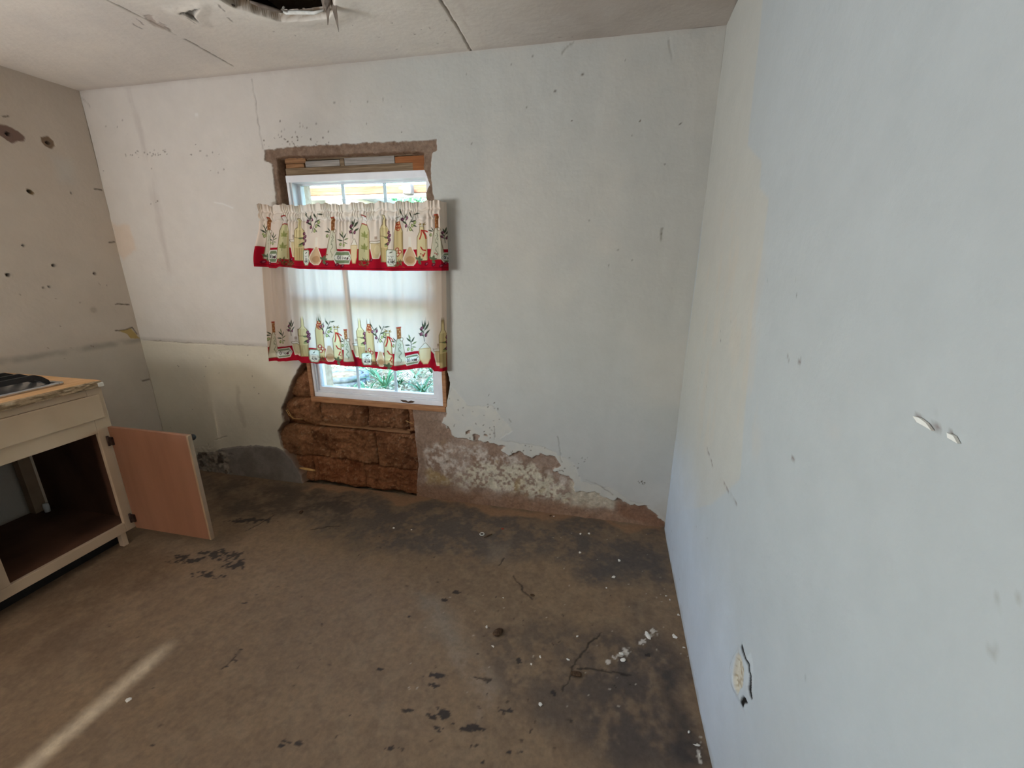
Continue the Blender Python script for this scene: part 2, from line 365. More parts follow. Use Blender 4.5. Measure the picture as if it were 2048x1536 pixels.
# dark specks
def specks(C, U, V, conv, boxes, seed, dark=(82, 68, 54), rmin=.003, rmax=.006):
    rr = random.Random(seed)
    for (x0, y0, x1, y1, n) in boxes:
        for _ in range(n):
            cx, cy = conv([(rr.uniform(x0, x1), rr.uniform(y0, y1))])[0]; r = rr.uniform(rmin, rmax)
            i0, i1 = np.searchsorted(U[0], [cx-.03, cx+.03]); j0, j1 = np.searchsorted(V[:, 0], [cy-.03, cy+.03])
            if i1 <= i0 or j1 <= j0: continue
            u = U[j0:j1, i0:i1]; v = V[j0:j1, i0:i1]; a = rr.uniform(0, 3.1); e = rr.uniform(.5, 1.6)
            du = (u-cx)*math.cos(a)+(v-cy)*math.sin(a); dv = -(u-cx)*math.sin(a)+(v-cy)*math.cos(a)
            m = 1-sst(r*.5, r*1.1, np.hypot(du*e, dv/e))
            C[j0:j1, i0:i1] = lay(C[j0:j1, i0:i1], m*rr.uniform(.5, .95), S(*dark))
    return C
C = specks(C, X, Z, b2, [(560, 240, 660, 292, 34), (520, 262, 600, 296, 10), (250, 300, 345, 316, 22), (200, 235, 420, 350, 12), (650, 200, 860, 290, 10), (900, 110, 1400, 340, 14),
                          (395, 280, 450, 350, 6), (270, 400, 320, 410, 3), (960, 800, 1000, 880, 12), (880, 790, 1000, 880, 18), (1010, 890, 1090, 920, 14), (1275, 962, 1302, 972, 8),
                          (1080, 910, 1180, 960, 16), (330, 700, 520, 860, 12), (765, 196, 772, 203, 2), (1316, 452, 1326, 482, 3), (1060, 440, 1300, 560, 4), (1380, 880, 1400, 1000, 8)], 5)
C = lay(C, (1-sst(.003, .007, segd(X, Z, b2([(1323, 458), (1322, 480)]))))*.55, S(120, 112, 98))
C = lay(C, (1-sst(.0015, .005, cr))*.5*(.35+.65*sst(.35, .6, fbm(X, Z, 18, 23))), S(118, 106, 92))
# taupe mud band round the window head, salted render low on the right
n1 = fbm(X, Z, 22, 41); n2 = fbm(X, Z, 55, 42); n3 = fbm(X, Z, 9, 43)
CB = np.broadcast_to(S(132, 110, 94), X.shape+(3,)).copy()
CB = lay(CB, sst(.4, .7, n1)*.6, S(112, 90, 74)); CB = lay(CB, sst(.55, .75, n2)*.4, S(150, 130, 112))
CL = np.broadcast_to(S(156, 134, 118), X.shape+(3,)).copy()
CL = lay(CL, sst(.42, .62, n3)*.7, S(134, 108, 90))
salt = sst(.42, .66, n1*.45+n2*.35+fbm(X, Z, 110, 46)*.2)
zone = sst(-.02, .05, sdp(wx, wz, b2([(840, 880), (930, 880), (1060, 925), (1150, 960), (1140, 1012), (980, 985), (850, 970)])))
CL = lay(CL, salt*zone*.8, S(204, 192, 178))
cream = sst(-.02, .03, sdp(wx, wz, b2([(960, 925), (1060, 930), (1095, 950), (1140, 985), (1140, 1010), (1090, 1000), (1010, 985), (930, 975), (900, 960)])))
CL = lay(CL, cream*sst(.38, .55, n2)*.85, S(200, 190, 166))
CL = lay(CL, sst(-.02, .02, sdp(wx, wz, b2([(1142, 965), (1225, 990), (1230, 1020), (1145, 1015)])))*.8, S(196, 184, 162))
CL = lay(CL, sst(.6, .75, fbm(X, Z, 7, 45))*.5*zone, S(176, 150, 96))
CL = lay(CL, sst(.12, .03, Z+(n1-.5)*.08)*.75, S(146, 112, 88))
CL = lay(CL, sst(-.01, .03, sdp(wx, wz, b2([(1225, 1005), (1290, 1012), (1333, 1040), (1333, 1062), (1240, 1040)])))*.8, S(134, 98, 76))
CL = lay(CL, sst(-.01, .03, brk)*.8, S(140, 116, 98))
C = lay(C, sst(-.002, .002, band), CB); C = lay(C, sst(-.002, .002, low), CL)
CC = np.broadcast_to(S(134, 125, 117), X.shape+(3,)).copy()
CC = lay(CC, sst(.4, .65, n3)*.6, S(112, 102, 93)); CC = lay(CC, sst(.03, .0, cem)*.4*sst(.4, .6, n1), S(140, 132, 124))
CC = lay(CC, sst(0, .02, dmg)*sst(.4, .55, n2)*.7, S(160, 148, 132)); CC = lay(CC, sst(0, .02, dmg)*sst(.58, .66, n1)*.8, S(72, 60, 50))
C = lay(C, sst(-.002, .002, cem), CC)
C = lay(C, (1-sst(.0, .005, np.abs(cem)))*(Z < .3)*.6, S(70, 60, 52))
C = lay(C, sst(-.006, .0, hole)*sst(.5, .4, X*0+.3), S(126, 98, 78))
P = np.stack([X, D, Z], -1)
fh = fmean(hole); lab = np.zeros(fh.shape, int)
lab[fmean(np.maximum(band, low)) > 0] = 1; lab[fmean(cem) > 0] = 2; lab[fh > .009] = -1
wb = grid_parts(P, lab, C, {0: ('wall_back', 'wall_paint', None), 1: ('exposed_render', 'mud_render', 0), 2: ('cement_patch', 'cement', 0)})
wall_back = tag(wb[0], 'white painted plaster wall broken away around the curtained window', None, None, 'structure')
wb[1]['label'] = 'bare taupe mud render where the paint has peeled'; wb[2]['label'] = 'dark grey cement patch low on the wall'
# wall core behind the plaster
for lo, hi in (((XL-.25, .13, -.05), (-2.262, .32, 2.75)), ((-1.25, .13, -.05), (.25, .32, 2.75)), ((-2.262, .13, 1.925), (-1.25, .32, 2.75)), ((-2.262, .13, -.05), (-1.25, .32, .60)),
               ((XL-.25, .03, 2.36), (.25, .14, 2.75)), ((XL-.25, .03, -.05), (XL+.3, .14, 2.4)), ((-1.0, .035, 0.0), (.25, .14, 2.4)), ((XL+.3, .05, -.05), (-2.66, .14, 2.4))):
    box('wall_core', lo, hi, 'exterior_stucco', wall_back, 0)
# adobe blocks in the broken hole
def adobe(x0, x1, z0, z1, yf, seed, parent, red=0.0, rnd=.03):
    nx = max(8, int((x1-x0)/.006)); nz = max(6, int((z1-z0)/.006))
    u = np.concatenate([[x0], np.linspace(x0+.001, x1-.001, nx), [x1]]); v = np.concatenate([[z0], np.linspace(z0+.001, z1-.001, nz), [z1]])
    U, V = np.meshgrid(u, v)
    e = np.minimum(np.minimum(U-x0, x1-U), np.minimum(V-z0, z1-V)); e = np.maximum(e, 0)
    y = yf + rnd*(1-sst(0, rnd*1.3, e))**2*.8
    y = y + (fbm(U, V, 7, 5)-.5)*.050 + (fbm(U, V, 26, 6)-.5)*.034 + (fbm(U, V, 80, 7, 3)-.5)*.014
    st = fbm(U, V, 75, seed+9, 2); y = y - .006*sst(.72, .80, st)
    y[0, :] = y[-1, :] = .14; y[:, 0] = y[:, -1] = .14
    c = np.broadcast_to(S(134, 94, 66), U.shape+(3,)).copy()
    c = lay(c, sst(.4, .62, fbm(U, V, 6, 21))*.7, S(100, 64, 42)); c = lay(c, sst(.55, .7, fbm(U, V, 40, seed+21))*.55, S(146, 108, 78))
    c = lay(c, sst(.6, .72, fbm(U, V, 16, seed+22))*.6, S(78, 50, 34)); c = lay(c, sst(.76, .82, st)*.75, S(156, 126, 98))
    c = lay(c, np.full(U.shape, red), S(126, 70, 42))
    o = grid_parts(np.stack([U, y, V], -1), np.zeros((len(v)-1, len(u)-1), int), c, {0: ('adobe_brick', 'adobe', None)})[0]
    o.parent = parent; return o
for i, (x0, x1, z0, z1, yf, rd, rn) in enumerate([
        (-2.56, -2.30, .0, .19, .045, .2, .02), (-2.298, -1.90, .0, .19, .036, .35, .02), (-1.898, -1.46, .0, .17, .030, .35, .02),
        (-2.60, -2.16, .188, .405, .036, .0, .02), (-2.158, -1.80, .188, .412, .032, .1, .012), (-1.798, -1.46, .168, .418, .034, .1, .012),
        (-2.56, -2.19, .412, .60, .030, .05, .045), (-2.188, -1.86, .418, .596, .046, .0, .035), (-1.858, -1.57, .424, .60, .046, .0, .035), (-1.568, -1.26, .424, .604, .05, .1, .03),
        (-2.52, -2.208, .602, .80, .050, .05, .03), (-2.50, -2.21, .802, 1.02, .050, .05, .03), (-2.42, -2.22, 1.022, 1.30, .06, .0, .03), (-2.40, -2.225, 1.302, 1.58, .06, .0, .03), (-2.36, -2.228, 1.582, 1.78, .06, 0, .03), (-2.36, -2.205, 1.782, 2.02, .07, 0, .03)]):
    adobe(x0, x1, z0, z1, yf, 100+i*31, wall_back, rd, rn)
for i, (x0, x1, z0, z1) in enumerate([(-1.288, -1.2, .60, .90), (-1.288, -1.2, .902, 1.3), (-1.288, -1.2, 1.302, 1.9)]):
    adobe(x0, x1, z0, z1, .07, 700+i*13, wall_back, 0, .02)
o = box('mud_ledge', PB(640, 850, .035)+np.array([0, 0, 0]), PB(820, 866, .035)+np.array([0, .03, .012]), 'tan_wood', wall_back, 0, wob=.002)
tube('straw_stem', [PB(572, 820, .0), PB(578, 830, -.004), PB(588, 837, -.003), PB(605, 838, .004)], .0018, 'straw', wall_back, 6)
tube('straw_stem', [PB(574, 818, .0), PB(580, 828, -.003), PB(586, 839, .004)], .0015, 'straw', wall_back, 6)
tube('straw_stem', [PB(812, 842, .01), PB(820, 845, .004), PB(827, 848, .01)], .0016, 'straw', wall_back, 6)
tube('wood_splinter', [PB(600, 936, -.006), PB(612, 938, -.012), PB(630, 941, -.004)], [.006, .009, .006], 'straw', wall_back, 7)
# lintel boards over the window
def board(x0, x1, z0, z1, y0, mat, tilt=0.0): return box('lintel_board', (x0, y0, z0), (x1, y0+.09, z1), mat, wall_back, .002, rot=Matrix.Rotation(tilt, 3, 'Y'))
board(-2.19, -1.33, 1.914, 1.952, .030, 'old_wood'); board(-2.19, -2.075, 1.954, 1.974, .036, 'tan_wood'); board(-2.065, -1.855, 1.954, 1.984, .034, 'grey_wood')
board(-1.853, -1.828, 1.953, 1.988, .034, 'old_wood'); board(-1.826, -1.535, 1.954, 1.99, .034, 'grey_wood'); board(-1.533, -1.33, 1.954, 1.985, .036, 'orange_wood')
board(-2.19, -2.06, 1.976, 2.02, .034, 'tan_wood'); board(-2.058, -1.33, 1.99, 2.03, .040, 'old_wood')
box('lintel_board', (-1.43, .024, 1.914), (-1.33, .03, 1.952), 'orange_wood', wall_back, .001)
for k in range(7):
    xk = -1.475+k*.013; zk = 2.005+.002*(k % 3)
    tube('lath_wire', [(xk, .018, zk), (xk+.006, .010, zk+.009), (xk+.010, .014, zk-.002)], .0017, 'black_iron', wall_back, 5)

# ================================================================== LEFT WALL
ys = axis(YF, 0.0, 0.06, [(-1.32, 0.0, 0.005)]); zs = axis(0.0, H, 0.010, [(0.9, 2.4, 0.005)])
Y, Z = np.meshgrid(ys, zs)
D = (fbm(Y, Z, 1.7, 51, 3)-.5)*.012+(fbm(Y, Z, 9, 52, 3)-.5)*.002
D *= sst(0, .1, -Y)
holes_l = [(16, 268, .012), (96, 286, .011), (59, 383, .012), (47, 491, .007), (108, 531, .011), (16, 550, .011), (190, 547, .010), (87, 576, .006), (99, 574, .007), (142, 386, .005), (214, 570, .004)]
C = np.broadcast_to(S(204, 192, 178), Y.shape+(3,)).copy()
C = lay(C, sst(.45, .7, fbm(Y, Z, 2.5, 53))*.35, S(194, 180, 164))
C = lay(C, sst(.04, -.01, Z-.945+(fbm(Y, Z, 9, 54)-.5)*.02)*.45, S(194, 186, 170))
C = lay(C, (1-sst(.003, .03, np.abs(Z-.95-(fbm(Y, Z, 5, 55)-.5)*.03)))*.5*sst(.3, .6, fbm(Y, Z, 8, 56)), S(128, 120, 110))
C = lay(C, sst(-.03, .03, sdp(Y, Z, l2([(100, 310), (145, 320), (150, 370), (120, 362)])))*.5, S(200, 196, 188))
jy = Y+(fbm(Y, Z, 30, 57)-.5)*.012; jz = Z+(fbm(Y, Z, 30, 58)-.5)*.012
patches = [sdp(jy, jz, l2([(-8, 248), (14, 252), (36, 262), (51, 274), (49, 283), (38, 282), (24, 286), (12, 278), (-8, 266)])),
           sdp(jy, jz, l2([(82, 274), (97, 272), (108, 283), (111, 294), (104, 300), (92, 293), (83, 283)])),
           sdp(jy, jz, l2([(53, 377), (62, 380), (68, 386), (66, 391), (57, 388)])),
           sdp(jy, jz, l2([(238, 661), (262, 657), (272, 668), (280, 678), (262, 677), (254, 668)]))]
for p, c in zip(patches, ((126, 102, 92), (132, 110, 90), (128, 106, 78), (176, 152, 98))):
    C = lay(C, sst(-.002, .002, p), S(*c)); D -= .003*sst(-.002, .003, p)
cr = np.full(Y.shape, 1e9)
for c in ([(232, 662), (250, 659), (264, 655), (274, 668)], [(190, 379), (204, 380)], [(218, 485), (229, 484)], [(232, 608), (258, 609)], [(5, 234), (16, 233)], [(283, 760), (300, 759)]): cr = np.minimum(cr, segd(jy, jz, l2(c)))
C = lay(C, (1-sst(.002, .006, cr))*.8, S(86, 72, 58))
for (px, py, r) in holes_l:
    cy, cz = l2([(px, py)])[0]; d = np.hypot(Y-cy, Z-cz); m = 1-sst(r*.55, r*.9, d); D -= .02*m; C = lay(C, m, S(58, 46, 38)); D += .003*(1-sst(r*.8, r*1.8, d))*(1-m)
C = specks(C, Y, Z, l2, [(20, 560, 220, 660, 5), (60, 690, 200, 720, 6)], 9, (120, 104, 88))
C = lay(C, (1-sst(.01, .025, np.hypot(Y-l2([(188, 620)])[0][0], Z-l2([(188, 620)])[0][1])))*.4, S(140, 126, 110))
WY0, WY1, WZ0, WZ1 = -3.15, -1.80, 0.93, 1.75             # the kitchen window out of frame
P = np.stack([XL+D, Y, Z], -1); lab = np.zeros((len(zs)-1, len(ys)-1), int)
ym, zm = fmean(Y), fmean(Z); lab[(ym > WY0) & (ym < WY1) & (zm > WZ0) & (zm < WZ1)] = -1
wl_ = grid_parts(P, lab, C, {0: ('wall_left', 'wall_paint', None)}, flip=True)[0]
tag(wl_, 'cream painted side wall with old screw holes above the cabinet', None, None, 'structure')
for lo, hi in (((XL-.25, YF-.25, -.05), (XL-.03, WY0, 2.75)), ((XL-.25, WY1, -.05), (XL-.03, .3, 2.75)), ((XL-.25, WY0, -.05), (XL-.03, WY1, WZ0)), ((XL-.25, WY0, WZ1), (XL-.03, WY1, 2.75))):
    box('wall_core', lo, hi, 'exterior_stucco', wl_, 0)
w2 = empty('window_2', (XL-.1, (WY0+WY1)/2, WZ0)); tag(w2, 'plain white window over the kitchen counter', None, None, 'structure')
def wpart(nm, lo, hi, mat='vinyl'):
    o = box(nm, lo, hi, mat, None, .002); o.parent = w2; o.matrix_parent_inverse = Matrix.Translation(-w2.location); return o
for lo, hi in (((XL-.1, WY0, WZ0), (XL, WY0+.05, WZ1)), ((XL-.1, WY1-.05, WZ0), (XL, WY1, WZ1)), ((XL-.1, WY0, WZ0), (XL, WY1, WZ0+.05)), ((XL-.1, WY0, WZ1-.05), (XL, WY1, WZ1))): wpart('window_frame', lo, hi)
wpart('window_mullion', (XL-.08, (WY0+WY1)/2-.02, WZ0), (XL-.03, (WY0+WY1)/2+.02, WZ1))
wpart('window_pane', (XL-.06, WY0+.05, WZ0+.05), (XL-.056, (WY0+WY1)/2-.02, WZ1-.05), 'window_glass')
wpart('window_pane', (XL-.06, (WY0+WY1)/2+.02, WZ0+.05), (XL-.056, WY1-.05, WZ1-.05), 'window_glass')

# ================================================================== RIGHT WALL
ys = axis(YF, 0.0, 0.06, [(-2.1, 0.0, 0.006), (-1.40, -1.14, 0.0025)]); zs = axis(0.0, H, 0.008, [(0.28, 0.60, 0.0025), (0, .12, .005)])
Y, Z = np.meshgrid(ys, zs)
D = (fbm(Y, Z, 1.4, 61, 3)-.5)*.014*sst(0, .15, -Y)+(fbm(Y, Z, 8, 62, 3)-.5)*.002
by = np.array([-4.2, -1.6, -1.21, -1.053, -.866, -.654, -.343, 0]); bx = np.array([-.004, -.008, -.012, -.016, -.016, -.015, -.006, 0])
D += np.interp(Y, by, bx)*sst(.9, 0, Z)                 # the plaster bellies out near the floor
C = np.broadcast_to(S(178, 182, 182), Y.shape+(3,)).copy()
C = lay(C, sst(.42, .7, fbm(Y, Z, 1.8, 63))*.4, S(174, 177, 176))
jy = Y+(fbm(Y, Z, 6, 64)-.5)*.06; jz = Z+(fbm(Y, Z, 6, 65)-.5)*.06; ky = Y+(fbm(Y, Z, 40, 66)-.5)*.012; kz = Z+(fbm(Y, Z, 40, 67)-.5)*.012
creamr = sdp(Y*.8+jy*.2, Z*.8+jz*.2, r2([(1453, -60), (1530, -60), (1516, 100), (1497, 290), (1526, 320), (1522, 372), (1540, 395), (1525, 520), (1508, 620), (1492, 790), (1478, 960), (1420, 1010), (1330, 1030), (1400, 500)]))
C = lay(C, sst(-.006, .006, creamr)*.9, S(186, 183, 174))
C = lay(C, sst(.75, .2, Z+(fbm(Y, Z, 4, 60)-.5)*.3)*sst(-1.5, -1.0, Y)*.9, S(194, 203, 213))  # bluish window light painted into the low part of the wall
stn = sst(.5, .68, fbm(Y*2.2, Z*.7, 7, 68))
C = lay(C, stn*sst(-.1, .05, sdp(Y, Z, r2([(1440, 420), (1520, 480), (1510, 900), (1400, 900), (1390, 640)])))*.28, S(196, 182, 164))
C = lay(C, sst(.5, .7, fbm(Y, Z, 5, 69))*sst(-.06, .06, sdp(Y, Z, r2([(1610, 800), (1690, 800), (1660, 960), (1640, 960)])))*.4, S(204, 190, 178))
cr = np.full(Y.shape, 1e9)
for c in ([(1834, 833), (1844, 846), (1858, 853), (1873, 862)], [(1866, 832), (1874, 838)], [(1902, 866), (1905, 876), (1926, 888)], [(1440, 956), (1452, 975), (1472, 1007)], [(1412, 895), (1424, 935)], [(1583, 916), (1588, 924)], [(1596, 720), (1600, 727)], [(1574, 714), (1577, 720)]):
    cr = np.minimum(cr, segd(ky, kz, r2(c)))
C = lay(C, (1-sst(.001, .0045, cr))*.75, S(110, 92, 84)); D += .002*(1-sst(.001, .006, cr))
C = specks(C, Y, Z, r2, [(1500, 540, 1580, 575, 3), (1440, 600, 1480, 690, 8), (1400, 690, 1470, 780, 10), (1560, 500, 1620, 600, 3), (1380, 1040, 1420, 1080, 3), (1605, 1342, 1611, 1356, 3),
                         (1595, 718, 1602, 728, 2), (1335, 1050, 1350, 1130, 14), (1340, 1120, 1372, 1260, 10), (1382, 1320, 1400, 1400, 12)], 12, (92, 84, 78), .0018, .0036)
C = specks(C, Y, Z, r2, [(1970, 1296, 2040, 1316, 3), (1985, 1150, 2040, 1210, 2)], 13, (160, 160, 156), .003, .006)
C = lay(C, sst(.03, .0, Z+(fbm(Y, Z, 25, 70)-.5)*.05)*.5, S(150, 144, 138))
# torn blister in the plaster
bl = sdp(ky*.5+Y*.5, kz*.5+Z*.5, r2([(1489, 1291), (1502, 1312), (1507, 1345), (1507, 1382), (1498, 1400), (1494, 1418), (1484, 1400), (1472, 1375), (1466, 1345), (1472, 1318), (1480, 1300)]))
D -= .012*sst(-.015, .02, bl)
gash = np.minimum(segd(ky*.5+Y*.5, kz*.5+Z*.5, r2([(1489, 1292), (1497, 1310), (1504, 1330), (1507, 1350), (1507, 1370), (1506, 1394)])), segd(ky, kz, r2([(1498, 1400), (1495, 1408), (1492, 1415)])))
core = sdp(ky, kz, r2([(1487, 1300), (1495, 1318), (1501, 1345), (1498, 1372), (1488, 1392), (1481, 1385), (1478, 1352), (1481, 1322)]))
C = lay(C, sst(-.002, .003, core), S(196, 188, 170)); C = lay(C, sst(.5, .62, fbm(Y, Z, 130, 73))*sst(0, .004, core)*.8, S(150, 132, 104)); D += .012*sst(-.002, .006, core)
wdt = .0028+.0022*sst(.48, .44, Z)
hl = segd(ky, kz, r2([(1477, 1308), (1466, 1330), (1465, 1362), (1471, 1385)])); C = lay(C, (1-sst(.0005, .003, hl))*.45, S(120, 120, 118))
gm_ = 1-sst(wdt*.7, wdt*1.3, gash); D += .003*gm_; C = lay(C, gm_, S(26, 23, 20))
P = np.stack([D, Y, Z], -1)
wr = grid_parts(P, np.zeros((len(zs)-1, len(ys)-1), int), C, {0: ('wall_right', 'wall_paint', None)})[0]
tag(wr, 'pale blue-grey plaster wall with a torn blister near the floor', None, None, 'structure')
box('wall_core', (.05, YF-.25, -.05), (.25, .32, 2.75), 'exterior_stucco', wr, 0)
for pts in ([(1834, 833), (1842, 845), (1857, 853), (1872, 862), (1860, 846), (1846, 836)], [(1903, 866), (1904, 876), (1925, 888), (1916, 872)]):
    q = r2(pts); prism('loose_paint', q, lambda u, v, k: (-.0015-.0035*k, u, v), 'white_plastic', wr).hide_render = False

# ================================================================== FRONT WALL with a door ajar (behind the camera)
DX0, DX1, DZ = -2.045, -1.175, 2.07
wf = empty('wall_front', (0, YF, 0)); tag(wf, 'plain dull brown wall with the entrance door behind the camera', None, None, 'structure')
def fpart(nm, lo, hi, mat):
    o = box(nm, lo, hi, mat, None, 0); o.parent = wf; o.matrix_parent_inverse = Matrix.Translation(-wf.location); return o
mat_noise('dulled_unseen_paint', (112, 96, 80), (128, 110, 92), 6, 0.7, 0.2, 0.001)  # unseen wall dulled so it throws less light on door and floor
fpart('wall_panel', (XL-.25, YF-.2, -.05), (DX0, YF, 2.75), 'dulled_unseen_paint'); fpart('wall_panel', (DX1, YF-.2, -.05), (.25, YF, 2.75), 'dulled_unseen_paint'); fpart('wall_panel', (DX0, YF-.2, DZ), (DX1, YF, 2.75), 'dulled_unseen_paint')
dr = empty('door_1', (DX1, YF-.03, 0)); tag(dr, 'white panelled entrance door standing ajar', None, None, 'structure'); dr.rotation_euler = (0, 0, R(-17))
for nm, lo, hi in (('door_leaf', (-.850, -.02, .005), (0, .02, 2.06)), ('door_panel', (-.74, .02, .25), (-.12, .028, .95)), ('door_panel', (-.74, .02, 1.1), (-.12, .028, 1.9))):
    box(nm, lo, hi, 'cabinet_paint', dr, .002)
lathe('door_knob', [(.0, 0), (.012, 0), (.012, .03), (.028, .045), (.024, .065), (0, .07)], 'dark_bronze', dr, 16, (-.80, .02, 1.0), Matrix.Rotation(R(-90), 3, 'X'))

# ================================================================== CEILING
xs = axis(XL, 0.0, 0.008, [(-2.4, -1.0, 0.005)]); ys = axis(YF, 0.0, 0.06, [(-1.05, 0.0, 0.006)])
X, Y = np.meshgrid(xs, ys)
jx = X+(fbm(X, Y, 30, 81)-.5)*.02; jy = Y+(fbm(X, Y, 30, 82)-.5)*.02
lip = c2([(445, -2), (470, 13), (500, 19), (530, 29), (560, 38), (600, 36), (652, 31), (664, 20), (668, -4)])
hc = sdp(jx*.5+X*.5, jy*.5+Y*.5, lip+[(-1.46, -.62), (-1.50, -.86), (-1.66, -.97), (-1.86, -.90), (-1.93, -.72)])
D = (fbm(X, Y, 1.5, 83, 3)-.5)*.012*sst(0, .15, -Y)+(fbm(X, Y, 10, 84, 3)-.5)*.002
D += .010*sst(-.10, -.01, hc)*(fbm(X, Y, 8, 85))       # sags at the broken lip
D -= .034*sst(-.003, .008, hc)
tear = c2([(352, 22), (372, 22), (386, 16), (402, 12), (392, 24), (388, 32), (400, 44), (382, 36), (370, 28)])
tr = sdp(jx, jy, tear); D += .006*sst(-.05, .0, tr); D -= .012*sst(0, .006, tr)
seams = [c2([(216, -1), (300, 42), (352, 70), (400, 96), (466, 133)]), c2([(880, -1), (905, 38), (925, 72), (943, 104)])]
s1 = segd(jx*.3+X*.7, Y, seams[0]); s2 = segd(jx*.5+X*.5, Y, seams[1])
C = np.broadcast_to(S(228, 218, 205), X.shape+(3,)).copy()
C = lay(C, sst(-1.35, -.6, X+(fbm(X, Y, 3, 80)-.5)*.6)*.85, S(176, 163, 152))  # ceiling darkens to the right: shade put into the colour
C = lay(C, sst(.42, .68, fbm(X, Y, 2.5, 86))*.4, S(206, 198, 190))
C = lay(C, sst(.45, .6, fbm(X*4, Y*.6, 4, 87))*(1-sst(.02, .12, s2))*.4, S(196, 178, 166))
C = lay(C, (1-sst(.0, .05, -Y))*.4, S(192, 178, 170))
m1 = (1-sst(.0015, .005, s1))*sst(.36, .5, fbm(X, Y, 16, 88)+.1); m2 = (1-sst(.0015, .006, s2)); D -= .006*np.maximum(m1, m2)
C = lay(C, m1*.85, S(104, 88, 74)); C = lay(C, m2*.75, S(120, 106, 90))
peel = sdp(jx, jy, c2([(288, 28), (305, 30), (310, 44), (325, 48), (345, 62), (330, 60), (312, 54), (298, 46)])); C = lay(C, sst(-.002, .003, peel)*.7, S(178, 160, 146)); D -= .002*sst(-.002, .003, peel)
cr = np.full(X.shape, 1e9)
for c in ([(272, 36), (286, 50)], [(264, 46), (283, 57)], [(372, 32), (390, 46)], [(434, 6), (450, 20)], [(456, 34), (465, 43)], [(318, 42), (330, 50)], [(330, 55), (345, 65)]): cr = np.minimum(cr, segd(jx, jy, c2(c)))
C = lay(C, (1-sst(.001, .005, cr))*.7, S(112, 98, 86))
C = lay(C, sst(-.002, .004, tr)*.9, S(92, 86, 78))
C = lay(C, sst(-.003, .003, hc)*.9, S(150, 128, 104)); C = lay(C, sst(.004, .008, hc)*sst(.45, .55, fbm(X, Y, 40, 89)), S(206, 194, 182))
C = specks(C, X, Y, c2, [(700, 40, 900, 110, 10), (500, 60, 600, 90, 2), (940, 60, 1300, 90, 8)], 15, (150, 134, 120))
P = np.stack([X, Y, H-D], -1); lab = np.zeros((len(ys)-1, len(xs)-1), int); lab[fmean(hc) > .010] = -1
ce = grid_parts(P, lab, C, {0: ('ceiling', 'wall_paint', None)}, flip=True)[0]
tag(ce, 'sagging cream ceiling boards with a broken hole', None, None, 'structure')
box('roof_deck', (XL-.3, YF-.3, 2.75), (.3, .45, 2.80), 'attic_wood', ce, 0)
for jx_ in (-3.3, -2.88, -2.46, -2.02, -1.44, -.95, -.45): box('ceiling_joist', (jx_-.02, YF, 2.47), (jx_+.02, 0.02, 2.60), 'attic_wood', ce, 0)
# torn board paper and curled plaster along the lip
def flap(name, A, B_, T, mat, curl=.02, th=.0022, n=10):
    A, B_, T = map(np.array, (A, B_, T)); V = []; F = []
    for k in range(n+1):
        t = k/n; c = np.array([curl*math.sin(t*2.2), -curl*.7*math.sin(t*3.0), 0]); wv = (1-t)**.8
        l = A+(T-A)*t+c; r = B_+(T-B_)*t+c; mid = (l+r)/2; l = mid+(l-mid); r = mid+(r-mid)
        for q, dy in ((l, 0), (r, 0), (r, th), (l, th)): V.append(tuple(q+np.array([0, dy, 0])))
    for k in range(n):
        for e in range(4): F.append((k*4+e, k*4+(e+1) % 4, k*4+4+(e+1) % 4, k*4+4+e))
    F += [(0, 1, 2, 3), (n*4+3, n*4+2, n*4+1, n*4)]
    me = bpy.data.meshes.new(name); me.from_pydata(V, [], F); me.update(); return link(name, me, mat, ce)
flap('torn_paper', PB(654, -14, -.455), PB(670, -14, -.455), PB(675, 64, -.455), 'torn_paper', .006)
flap('torn_paper', PB(648, -2, -.462), PB(662, -2, -.462), PB(654, 50, -.462), 'torn_paper', .004)
flap('torn_paper', PB(640, -8, -.49), PB(650, -8, -.49), PB(646, 24, -.47), 'torn_paper', .004)
tube('curled_plaster', [PB(568, 14, -.46), PB(563, 20, -.455), PB(572, 25, -.45), PB(600, 25, -.45), PB(628, 26, -.45), PB(648, 20, -.455)], [.004, .006, .0075, .007, .006, .004], 'paint_chip', ce, 7)
tube('curled_plaster', [PB(500, 3, -.52), PB(520, 10, -.50), PB(545, 18, -.48), PB(565, 24, -.47)], [.004, .007, .007, .004], 'torn_paper', ce, 7)
tube('curled_plaster', [PB(444, 2, -.55), PB(458, 8, -.54), PB(470, 12, -.53)], [.003, .006, .003], 'torn_paper', ce, 7)

# ================================================================== FLOOR
xs = axis(XL, 0.02, 0.0065, [(-1.6, 0.02, 0.005)]); ys = axis(YF, 0.02, 0.05, [(-1.95, 0.02, 0.0055)])
X, Y = np.meshgrid(xs, ys)
D = (fbm(X, Y, 1.2, 91, 3)-.5)*.008+(fbm(X, Y, 12, 92, 3)-.5)*.0025
wx = X+(fbm(X, Y, 5, 93)-.5)*.25; wy = Y+(fbm(X, Y, 5, 94)-.5)*.25; jx = X+(fbm(X, Y, 30, 95)-.5)*.03; jy = Y+(fbm(X, Y, 30, 96)-.5)*.03
C = np.broadcast_to(S(130, 108, 86), X.shape+(3,)).copy()
C = lay(C, sst(.4, .66, fbm(X, Y, 3, 97))*.45, S(116, 98, 80)); C = lay(C, sst(.48, .72, fbm(X, Y, 7, 98))*.35, S(142, 118, 92))
def fz(pts, s, c, a, n=None):
    global C
    m = sst(-s, s, sdp(wx, wy, f2(pts)))*a
    C = lay(C, m*(n if n is not None else 1), S(*c))
g1 = .25+.75*sst(.36, .6, fbm(X, Y, 9, 99)*.6+fbm(X, Y, 45, 102)*.4); g2 = .2+.8*sst(.4, .58, fbm(X, Y, 22, 100)*.6+fbm(X, Y, 60, 103)*.4)
